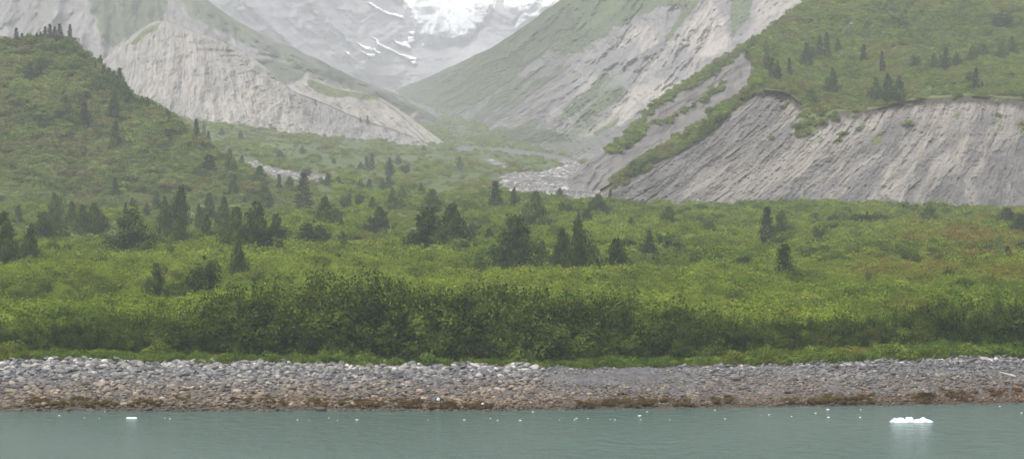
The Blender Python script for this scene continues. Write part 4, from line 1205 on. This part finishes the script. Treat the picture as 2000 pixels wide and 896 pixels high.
    (250, 172, 206, 20, 'c', .22, None, 'trees of the dark grove on the eastern crest'), (202, 128, 170, 14, 's', .3, None, 'trees of the dark grove on the eastern crest'), (223, 140, 195, 22, 'c', .26, None, 'trees of the dark grove on the eastern crest'),
    (222, 178, 240, 22, 'c', .42, 'tall greyish tree below the dark grove, upper one of two', None), (226, 236, 298, 20, 'c', .36, 'tall greyish tree on the hillside, lower one of two', None),
    (165, 200, 260, 22, 's', .02, 'dark conical spruce alone in the middle of the hillside', None),
    (126, 178, 226, 22, 'c', .6, 'brownish faint tree above the lone hillside spruce', None), (52, 194, 228, 13, 's', .4, 'faint slim tree on the western hillside', None),
    (58, 122, 162, 22, 'c', .35, 'west tree of the grey pair high on the hillside', None), (76, 118, 160, 20, 'c', .35, 'east tree of the grey pair high on the hillside', None),
    (278, 188, 216, 12, 'c', .35, None, 'small trees down the eastern crest'), (288, 190, 215, 11, 'c', .4, None, 'small trees down the eastern crest'), (325, 212, 243, 20, 'c', .35, None, 'small trees down the eastern crest'),
    (383, 232, 281, 15, 's', .3, None, 'small trees down the eastern crest'), (398, 243, 266, 10, 's', .3, None, 'small trees down the eastern crest'), (407, 257, 293, 12, 's', .25, None, 'small trees down the eastern crest'),
    (290, 262, 282, 18, 'r', .35, 'small dark bush below the pale scar on the hillside', None),
    # --- on the terrace above the cliff
    (1508, 113, 156, 16, 's', .3, None, G3), (1519, 118, 158, 15, 'c', .35, None, G3), (1542, 113, 152, 12, 's', .3, None, G3), (1498, 100, 140, 16, 'c', .4, None, G3),
    (1575, 84, 134, 20, 'c', .36, None, 'hazy grove beside the bare patch'), (1600, 70, 116, 18, 's', .32, None, 'hazy grove beside the bare patch'), (1614, 64, 118, 19, 's', .3, None, 'hazy grove beside the bare patch'), (1636, 76, 106, 13, 'c', .38, None, 'hazy grove beside the bare patch'),
    (1588, 92, 118, 14, 'c', .36, None, 'hazy grove beside the bare patch'),
    (1687, 87, 122, 17, 's', .12, 'dark spruce on the terrace below the bare patch', None), (1723, 100, 145, 13, 's', .22, 'slim dark spruce on the open terrace east of the dark one', None),
    (1626, 134, 186, 22, 'c', .15, 'dark tree near the western terrace rim', None), (1584, 172, 204, 26, 'c', .42, 'greenish tree at the very rim above the western cliff', None),
    (1711, 152, 202, 24, 'c', .4, 'west and palest tree of the three at the middle of the cliff rim', None), (1733, 146, 202, 26, 'c', .26, 'middle tree of the three at the middle of the cliff rim', None), (1756, 150, 200, 24, 'c', .2, 'east and darkest tree of the three at the middle of the cliff rim', None),
    (1906, 133, 178, 17, 's', .0, 'blackish spruce standing alone above the eastern cliff rim', None), (1918, 160, 176, 10, 'c', .25, 'little dark tree at the foot of the blackish terrace spruce', None),
    (1893, 140, 166, 16, 'c', .45, 'pale little tree behind the blackish terrace spruce', None),
    (1824, 104, 137, 15, 'c', .3, None, 'dark row across the upper terrace'), (1848, 92, 139, 20, 's', .2, None, 'dark row across the upper terrace'), (1838, 108, 138, 15, 'c', .3, None, 'dark row across the upper terrace'), (1870, 104, 132, 20, 'c', .35, None, 'dark row across the upper terrace'),
    (1900, 88, 120, 20, 'c', .35, None, 'dark row across the upper terrace'), (1922, 86, 112, 22, 'c', .4, None, 'dark row across the upper terrace'), (1958, 82, 119, 20, 'c', .32, None, 'dark row across the upper terrace'), (1977, 72, 110, 16, 'c', .36, None, 'dark row across the upper terrace'),
    (1788, 105, 130, 26, 'r', .5, 'pale bushy tree at the western end of the dark terrace row', None), (1755, 20, 58, 40, 'r', .7, 'brownish wide bush high on the terrace slope', None),
    (1957, 22, 54, 44, 'r', .3, 'dark wide bush high on the terrace slope', None), (1930, 56, 78, 22, 'r', .3, 'small dark bush below the dark wide one on the slope', None),
    (1470, 72, 120, 24, 'c', .34, 'dark tree on the rim between gully slope and grey mountain', None),
    # --- far, on the bluff
    (616, 194, 204, 5, 's', .2, 'tiny dark tree on the bluff ledge, upper one of three', None), (704, 228, 238, 4, 's', .2, 'tiny tree on the bluff ledge next to the lowest one', None), (718, 226, 241, 7, 's', .15, 'tiny dark tree on the bluff ledge, lowest and tallest', None),
]
GL = {G1: 'dark spruce in the close row on the crest of the green hill', G2: 'small hazy tree scattered over the pale green valley meadow', G3: 'grey green tree in the thicket where terrace and gully slope meet',
      'trees of the dark grove on the eastern crest': 'blue green tree of the dark grove on the steep hill crest', 'small trees down the eastern crest': 'small hazy tree strung along the falling crest of the green hill',
      'hazy grove beside the bare patch': 'hazy dark tree of the grove beside the bare grey patch on the terrace', 'dark row across the upper terrace': 'dark tree in the loose row across the upper terrace'}
for cx_, top, base, wd, kind, tint, label, group in TREES:
    tree(cx_, top, base, wd, kind, tint, label or GL[group], group)


# ------------------------------------------------------------------ rocks
from mathutils import noise as mn
import bmesh


def rock_mesh(name, seed, mat, sub=2, flat=0.62, chisel=0.35):
    bm = bmesh.new()
    bmesh.ops.create_icosphere(bm, subdivisions=sub, radius=0.5)
    r = np.random.default_rng(seed)
    sx, sy, sz = r.uniform(.8, 1.25), r.uniform(.8, 1.2), r.uniform(flat * .8, flat * 1.25)
    cuts = [(unit(r, 1)[0], r.uniform(0.30, 0.43)) for _ in range(6)]
    for v in bm.verts:
        p = np.array(v.co)
        for nn, dd in cuts:
            s = p @ nn - dd
            if s > 0:
                p = p - nn * s * (0.55 + chisel)
        k = 1 + 0.16 * mn.noise(Vector(p * 2.4) + Vector((seed, 0, 0))) + 0.06 * mn.noise(Vector(p * 6) + Vector((0, seed, 0)))
        v.co = Vector((p[0] * sx * k, p[1] * sy * k, p[2] * sz * k))
    me = bpy.data.meshes.new(name)
    bm.to_mesh(me)
    bm.free()
    me.polygons.foreach_set('use_smooth', [True] * len(me.polygons))
    me.materials.append(mat)
    return me


def rock_mat(name, beach=True):
    m = NT(name)
    pos = m.n('NewGeometry').outputs['Position']
    tint = m.attr('tint', 'INSTANCER').outputs['Fac']
    n1 = m.noise(pos, 2.5, 5, 0.65)
    n0 = m.noise(pos, 0.22, 3, 0.6)
    ramp = m.n('ValToRGB', {0: tint})
    cr = ramp.color_ramp
    cr.elements[0].position, cr.elements[0].color = 0.0, (0.055, 0.057, 0.065, 1)
    cr.elements[1].position, cr.elements[1].color = 1.0, (0.46, 0.44, 0.42, 1)
    for p_, c_ in ((0.3, (0.10, 0.099, 0.10, 1)), (0.55, (0.15, 0.148, 0.148, 1)), (0.72, (0.20, 0.193, 0.182, 1)), (0.88, (0.28, 0.265, 0.24, 1))):
        e = cr.elements.new(p_)
        e.color = c_
    col = ramp.outputs[0]
    col = m.mix(m.math('MULTIPLY', m.ramp(n1, 0.4, 0.7), 0.4), col, m.mix(1.0, col, (0.6, 0.6, 0.62, 1), 'MULTIPLY'))
    if beach:
        sep = m.n('SeparateXYZ', {0: pos})
        zz = m.math('ADD', sep.outputs[2], m.math('MULTIPLY', m.math('SUBTRACT', n0, 0.5), 1.5))
        mid = m.ramp(zz, 2.3, 1.1)
        col = m.mix(m.math('MULTIPLY', mid, 0.9), col, m.mix(1.0, col, (0.96, 0.79, 0.61, 1), 'MULTIPLY'))
        weed = m.math('MULTIPLY', m.ramp(zz, 1.15, 0.35), m.ramp(n1, 0.35, 0.6))
        xw = m.ramp(sep.outputs[0], 22.0, 40.0)
        wcol = m.mix(xw, (0.10, 0.062, 0.030, 1), (0.16, 0.07, 0.032, 1))  # right end reddened: a slight window glare painted into the weed colour
        col = m.mix(m.math('MULTIPLY', weed, 0.72), col, wcol)
        wet = m.ramp(sep.outputs[2], 0.45, 0.12)
        col = m.mix(m.math('MULTIPLY', wet, 0.55), col, (0.03, 0.024, 0.016, 1))
    bp = m.n('Bump', {'Height': n1, 'Strength': 0.4, 'Distance': 0.12})
    return m.out(m.n('BsdfPrincipled', {'Base Color': col, 'Roughness': 0.8, 'Specular IOR Level': 0.3, 'Normal': bp.outputs[0]}).outputs[0])


ROCKM, SCREEM = rock_mat('beach_rock'), rock_mat('river_rock', False)
ROCKS = [rock_mesh('beach_rock', 700 + i, ROCKM) for i in range(12)]
SCREE = [hidden('scree_rock', rock_mesh('scree_rock', 730 + i, SCREEM, 1, 0.6)) for i in range(5)]
ROCKP = [hidden('cobble', m) for m in ROCKS]

r = np.random.default_rng(441)
n = 21000
px = r.uniform(-260, 2260, n)
b = -0.5 + 15.1 * r.uniform(0, 1, n) ** 1.12
gap = sstep(1040, 1075, px + r.normal(0, 6, n)) * sstep(1420, 1250, px) * sstep(5.5, 10, b)        # the finer, gravelly stretch
right = sstep(1040, 1150, px)
size = np.exp(r.normal(math.log(0.32), 0.36, n)) * np.interp(b, [0, 3, 8, 13.5, 14.6], [0.85, 0.9, 1.0, 1.2, 1.3]) * (1 - 0.28 * right) * (1 - 0.55 * gap)
size = np.clip(size, 0.1, 0.78)
d = curve(SHORE, px) + b
x = (px - CX) / F * d
z = ground_z(px, d) + size * 0.10 + (fbm(x * 0.4, d * 0.4, 3, 261) - .5) * 0.12
tint = np.clip(r.beta(2.0, 2.2, n) * 0.95 + 0.05 + 0.12 * (b > 12) - 0.05 * right, 0, 1)
scl = np.stack([size * r.uniform(.85, 1.35, n), size * r.uniform(.8, 1.2, n), size * r.uniform(.7, 1.05, n)], -1)
rot = np.stack([r.normal(0, .25, n), r.normal(0, .25, n), r.uniform(0, 6.28, n)], -1)
idx = r.integers(0, 12, n)
vis = (px > 0) & (px < 2000) & (b > 0.1)
order = np.argsort(-size * vis)[:290]
big = np.zeros(n, bool)
big[order] = True
for i in order:
    o = bpy.data.objects.new('boulder', ROCKS[idx[i]])
    COL.objects.link(o)
    o.location, o.scale, o.rotation_euler = (x[i], d[i], z[i]), scl[i], rot[i]
    o['tint'] = float(tint[i])
    o['category'] = 'boulder'
    right_side = px[i] > 1050
    if b[i] > 10.5:
        o['label'], o['group'] = (('large rounded boulder on the beach crest right of the gravelly gap', 'large crest boulders right of the gap') if right_side else
                                  ('large pale rounded boulder on the beach crest left of the gravelly gap', 'large crest boulders left of the gap'))
    elif b[i] > 4.5:
        o['label'], o['group'] = (('large grey boulder halfway down the beach right of the gravelly gap', 'large mid beach boulders right of the gap') if right_side else
                                  ('large grey boulder halfway down the beach left of the gravelly gap', 'large mid beach boulders left of the gap'))
    else:
        o['label'], o['group'] = (('large brown weedy boulder near the waterline on the finer half of the beach', 'large tide boulders on the finer half') if right_side else
                                  ('large brown weedy boulder near the waterline on the coarser half of the beach', 'large tide boulders on the coarser half'))
scatter('beach_cobbles', np.stack([x, d, z], -1)[~big], scl[~big], rot[~big], idx[~big], tint[~big], ROCKP)

# rockweed draped along the waterline
WEED = foliage_mat('rockweed', (0.04, 0.027, 0.008), (0.10, 0.066, 0.018), (0.17, 0.115, 0.035), warm=(0.15, 0.07, 0.03), pscale=0.8, transl=0.1)
WEEDP = [hidden('weed_tuft', bush_mesh('weed_tuft', 6, 260, 0.12, WEED, 760 + i, rad=1.0)) for i in range(3)]
n = 1500
px = r.uniform(-260, 2260, n)
b = np.abs(r.normal(0, 1.0, n)) * np.interp(px, [0, 700, 1000, 1100, 1500, 1800, 2000], [1.0, 1.1, 0.9, 0.8, 1.0, 1.2, 2.2]) + 0.15
k = fbm(px * 0.012, b * 0.25, 4, 271) > np.interp(px, [0, 1000, 1100, 2000], [0.52, 0.5, 0.44, 0.44])
px, b = px[k], b[k]
d = curve(SHORE, px) + b
h = r.uniform(.08, .2, len(b))
x = (px - CX) / F * d
scatter('rockweed', *place(np.stack([x, d, ground_z(px, d) + .12], -1), h, h * 1.01, (1.3, 2.4), r, 0, 3, np.clip(0.5 + 0.4 * sstep(1750, 2000, px) + r.normal(0, .08, len(b)), 0, 1)), WEEDP)  # tufts redden at the right end, repeating the painted window glare

# stones in the river bed and on the cliff
r = np.random.default_rng(451)
n = 90000
px, d = r.uniform(440, 1240, n), np.sqrt(r.uniform(645 ** 2, 1250 ** 2, n))
z = ground_z(px, d)
yi = HY - (z - CZ) * F / d
k = np.maximum.reduce([poly_mask(px, yi, q, 2, 6, 3) for q in (RIVER, UPRIVER, SIDEBAR, TRACK)]) > 0.45
Ps = np.stack([(px - CX) / F * d, d, z], -1)[k][:16000]
s = np.exp(r.normal(math.log(.7), .55, len(Ps)))
scatter('river_stones', Ps, np.stack([s, s, s * .8], -1), np.stack([0 * s, 0 * s, r.uniform(0, 6.28, len(s))], -1), r.integers(0, 5, len(s)), np.clip(0.25 + 0.75 * r.beta(2.2, 1.5, len(s)), 0, 1), SCREE)
Ps, Us, Ys, r = on_layer('right_cliff', 26000, lambda U, Y, a: (a['veg'] < .1) * (a['dark'] < .1) * (0.07 + 0.2 * sstep(330, 400, Y)), 452)
s = np.clip(np.exp(r.normal(math.log(.46), .5, len(Ps))), .1, 1.0)
scatter('talus_stones', Ps, np.stack([s, s, s * .8], -1), np.stack([r.normal(0, .3, len(s)), 0 * s, r.uniform(0, 6.28, len(s))], -1), r.integers(0, 5, len(s)), np.clip(r.beta(2.6, 1.5, len(s)), 0, 1), SCREE)

# ------------------------------------------------------------------ ice, driftwood, weed mound
mi = NT('floating_ice')
tc = mi.n('TexCoord').outputs['Object']
ni = mi.noise(tc, 5, 4, .6)
ic = mi.mix(mi.ramp(ni, .35, .7), (0.58, 0.66, 0.71, 1), (0.76, 0.80, 0.83, 1))
ICE = mi.out(mi.n('BsdfPrincipled', {'Base Color': ic, 'Roughness': 0.35, 'Subsurface Weight': 0.25, 'Subsurface Radius': (.2, .3, .4), 'Subsurface Scale': 0.3}).outputs[0])


def height_slab(name, L, W, nx, ny, hf, mat, bottom=-0.35):
    xs, ys_ = np.linspace(-L / 2, L / 2, nx), np.linspace(-W / 2, W / 2, ny)
    X, Yv = np.meshgrid(xs, ys_)
    e = np.clip(1 - np.abs(2 * X / L) ** 6, 0, 1) * np.clip(1 - np.abs(2 * Yv / W) ** 4, 0, 1)
    Z = hf(X, Yv) * e ** 0.5 + bottom * (1 - e) * 0.6 - 0.03 * (e < .2)
    sh = 1 - 0.25 * (1 - e) * vnoise(X * 4, Yv * 4, 3)
    top = np.stack([X * sh, Yv * sh, Z], -1).reshape(-1, 3)
    bot = np.stack([X * .9, Yv * .9, np.full(X.shape, bottom)], -1).reshape(-1, 3)
    n = nx * ny
    f = grid_faces(ny, nx)
    fb = f[:, ::-1] + n
    ring = list(range(nx)) + [nx - 1 + nx * k for k in range(1, ny)] + [n - 1 - k for k in range(1, nx)] + [nx * (ny - 1 - k) for k in range(1, ny)]
    side = np.array([(ring[(i + 1) % len(ring)], ring[i], ring[i] + n, ring[(i + 1) % len(ring)] + n) for i in range(len(ring)) if ring[i] != ring[(i + 1) % len(ring)]])
    return mesh_from(name, np.concatenate([top, bot]), np.concatenate([f, fb, side]), None, mat, False)


def on_water(px, py):
    d = CZ * F / (py - HY)
    return ((px - CX) / F * d, d, 0.0), d


def lumps(X, Yv):
    u = (X / 3.45 + .5) * 94                       # along the floe, in picture units
    pts = [(0, 1), (4, 4), (10, 7), (16, 9.5), (17.5, 3.0), (20, 7.5), (26, 9.5), (32, 8.5), (33.5, 3.2), (35, 5), (38, 10.8), (41, 10), (48, 10.5), (51, 7), (52, 3), (55, 4.5), (60, 5.8), (63, 4.6),
           (66, 7.5), (71, 10.8), (75, 9), (79, 6.5), (86, 6.6), (91, 6), (94, 2)]
    h = np.interp(u + 2.2 * (vnoise(Yv * 3, u * .1, 4) - .5), [p[0] for p in pts], [p[1] for p in pts]) / F * 160
    return h * (1 - 0.5 * np.clip(Yv / .8, 0, 1)) * (0.9 + .25 * fbm(X * 4, Yv * 4, 3, 6)) + 0.02


loc, d = on_water(1779, 823)
o = link('ice_floe', height_slab('ice_floe', 3.45, 1.5, 120, 26, lumps, ICE), label='largest white ice floe with a row of five rounded humps', category='ice')
o.location = loc
loc, d = on_water(257, 816)
o = link('ice_floe', height_slab('flat_floe', 0.92, 0.5, 30, 12, lambda X, Y: 0.075 - 0.03 * np.exp(-(X / .06) ** 2) + 0.02 * vnoise(X * 9, Y * 9, 2), ICE, -.15), label='small flat white ice floe alone off the brown boulders', category='ice')
o.location = loc
ICEB = [height_slab('ice_fragment', 0.4, 0.25, 12, 9, lambda X, Y, k=k: 0.07 + 0.06 * vnoise(X * 8 + k * 5, Y * 8, k) - 0.03 * np.abs(X) * 4, ICE, -.08) for k in range(4)]
BITS = [(116, 810.7, 1.0), (165, 815, .6), (194, 816, .5), (205, 803, .7), (322, 815.6, .5), (332, 817, .8), (581, 819, .8), (604, 819, .4), (642, 815, .6), (659, 820, .5), (697, 819, 1.3), (836, 819, .5), (907, 819, 1.1),
        (958, 816, .6), (972, 820, .8), (1016, 820, 1.2), (1041, 803.5, 1.1), (1093, 819, .5), (1122, 819, .8), (1126, 816, 1.0), (1148, 816, .9), (1192, 818, .5), (1201, 819, .8), (1249, 811, 1.6), (1264, 803.5, 1.0),
        (1252, 819, .6), (1308, 819, .5), (1396, 800, .9), (1416, 817, .8), (1486, 810, .4), (1502, 809, .8), (1546, 812, .7), (1593, 806, 1.0), (1617, 799, 1.5), (1618, 814, 1.2), (1681, 799, .6), (1680, 814, 1.0), (1953, 793, .7), (1995, 805.6, .9)]
for i, (bx, by, s) in enumerate(BITS):
    loc, d = on_water(bx, by)
    o = link('ice_fragment', ICEB[i % 4], label='tiny white ice fragment drifting in the line along the shore', category='ice', group='ice fragments drifting along the shore')
    o.location, o.scale, o.rotation_euler = loc, (s * 0.45, s * .5, s * .24), (0, 0, rnd.uniform(-.4, .4))
for bx, by, s, lab in ((856, 788, 1.3, 'white ice chunk stranded on brown boulders just above the waterline'), (943, 797, 1.0, 'small white ice chunk stranded at the water edge on weed')):
    dd = float(curve(SHORE, bx)) + (801 - by) * 0.13
    o = link('stranded_ice', ICEB[1], label=lab, category='ice')
    o.location, o.scale, o.rotation_euler = ((bx - CX) / F * dd, dd, float(ground_z(bx, dd)) + .28), (s * .45, s * .6, s * .9), (0, .3, .5)

WOODM = simple_mat('driftwood', (0.34, 0.3, 0.26), (0.5, 0.46, 0.4), 6, .9, .4)
dd = float(curve(SHORE, 1970)) + 7
o = link('driftwood_log', tubes_mesh('driftwood_log', [([(-.75, 0, .3), (-.3, .05, .22), (.2, 0, .15), (.62, -.1, .12)], [.05, .085, .09, .07]), ([(.2, 0, .15), (.4, .2, .3)], [.05, .02])], WOODM, 8),
         label='pale driftwood log lying on the stones near the far right end of the beach', category='log')
o.location, o.rotation_euler = ((1968 - CX) / F * dd, dd, float(ground_z(1968, dd)) + .1), (0, .15, .1)
dd = float(curve(SHORE, 1808)) + 1.6
o = link('weed_mound', bush_mesh('weed_mound', 12, 2200, 0.04, foliage_mat('dark_weed', (0.015, .013, .006), (.035, .028, .012), (.07, .055, .02), pscale=.8, transl=.1), 790, rad=.9),
         label='dark seaweed covered mound at the waterline behind the largest ice floe', category='seaweed')
o.location, o.scale = ((1808 - CX) / F * dd, dd, float(ground_z(1808, dd)) - .05), (1.25, .6, .45)

# ------------------------------------------------------------------ water
wm = NT('sea_water')
pos = wm.n('NewGeometry').outputs['Position']
w1 = wm.noise(wm.scalevec(pos, (0.8, 0.42, 1.0)), 1.2, 5, 0.62)
w2 = wm.noise(wm.scalevec(pos, (0.35, 1.0, 1.0)), 0.28, 3, 0.5)
w3 = wm.noise(pos, 0.02, 3, 0.5)
amp = wm.math('ADD', wm.math('MULTIPLY', wm.ramp(w3, .35, .65), .6), .4)
hh = wm.math('ADD', wm.math('MULTIPLY', w1, wm.math('MULTIPLY', amp, 1.5)), wm.math('MULTIPLY', w2, 0.15))
bpw = wm.n('Bump', {'Height': hh, 'Strength': 1.0, 'Distance': 1.0})
wcol = wm.mix(wm.ramp(w3, .3, .7), (0.053, 0.099, 0.079, 1), (0.067, 0.121, 0.103, 1))
WATER = wm.out(wm.n('BsdfPrincipled', {'Base Color': wcol, 'Roughness': 0.16, 'IOR': 1.33, 'Specular IOR Level': 0.3, 'Normal': bpw.outputs[0]}).outputs[0])
xs, ys_ = np.linspace(-700, 700, 30), np.linspace(-280, 222, 20)
X, Yv = np.meshgrid(xs, ys_)
link('water', mesh_from('water', np.stack([X, Yv, 0 * X], -1).reshape(-1, 3), grid_faces(20, 30), None, WATER), kind='structure')

# ------------------------------------------------------------------ mist in the valley air
hz = bpy.data.materials.new('haze')
hz.use_nodes = True
hz.node_tree.nodes.clear()
pv = hz.node_tree.nodes.new('ShaderNodeVolumePrincipled')
pv.inputs['Color'].default_value = (0.92, 0.93, 0.98, 1)
pv.inputs['Density'].default_value = 2.35e-4
pv.inputs['Anisotropy'].default_value = 0.0
ho = hz.node_tree.nodes.new('ShaderNodeOutputMaterial')
hz.node_tree.links.new(pv.outputs[0], ho.inputs['Volume'])
zt = max(float(t['V'][:, 2].max()) for t in TERRAIN.values()) + 30
zb = min(float(t['V'][:, 2].min()) for t in TERRAIN.values()) - 1
x0, x1, y0, y1 = -5200, 5200, -420, 6600
hv = [(x, y, z) for z in (zb, zt) for x, y in ((x0, y0), (x1, y0), (x1, y1), (x0, y1))]
link('haze', mesh_from('haze', hv, [(0, 3, 2, 1), (4, 5, 6, 7), (0, 1, 5, 4), (1, 2, 6, 5), (2, 3, 7, 6), (3, 0, 4, 7)], None, hz, False), kind='stuff')

# ------------------------------------------------------------------ light: overcast sky and a very soft sun
w = bpy.data.worlds.new('World')
sc.world = w
w.use_nodes = True
nt = w.node_tree
bg = nt.nodes['Background']
sky = nt.nodes.new('ShaderNodeTexSky')
sky.sky_type = 'NISHITA'
sky.sun_disc = False
EL, AZ = R(62), R(215)
sky.sun_elevation, sky.sun_rotation = EL, AZ
sky.air_density, sky.dust_density = 1.0, 4.0
hs = nt.nodes.new('ShaderNodeHueSaturation')
hs.inputs['Saturation'].default_value = 0.22
nt.links.new(sky.outputs[0], hs.inputs['Color'])
nt.links.new(hs.outputs[0], bg.inputs[0])
bg.inputs[1].default_value = 0.105
sl = bpy.data.lights.new('sun', 'SUN')
sl.energy, sl.angle, sl.color = 1.5, R(12), (1.0, 0.97, 0.93)
so = bpy.data.objects.new('sun', sl)
COL.objects.link(so)
dirv = Vector((math.sin(AZ) * math.cos(EL), math.cos(AZ) * math.cos(EL), math.sin(EL)))
so.rotation_euler = dirv.to_track_quat('Z', 'Y').to_euler()

cam = bpy.data.cameras.new('camera')
cam.sensor_width, cam.lens = 36.0, 36.0 * F / 2000
cam.shift_y = -(448 - HY) / 2000
cam.clip_start, cam.clip_end = 1.0, 12000
co = bpy.data.objects.new('camera', cam)
COL.objects.link(co)
co.location, co.rotation_euler = (0, 0, CZ), (R(90), 0, 0)
sc.camera = co
vs = sc.view_settings
vs.view_transform, vs.look, vs.gamma, vs.exposure = "Standard", "None", 1.0, 1.15
sc.cycles.use_denoising = True
sc.cycles.max_bounces, sc.cycles.diffuse_bounces, sc.cycles.transmission_bounces, sc.cycles.volume_bounces = 5, 3, 3, 2
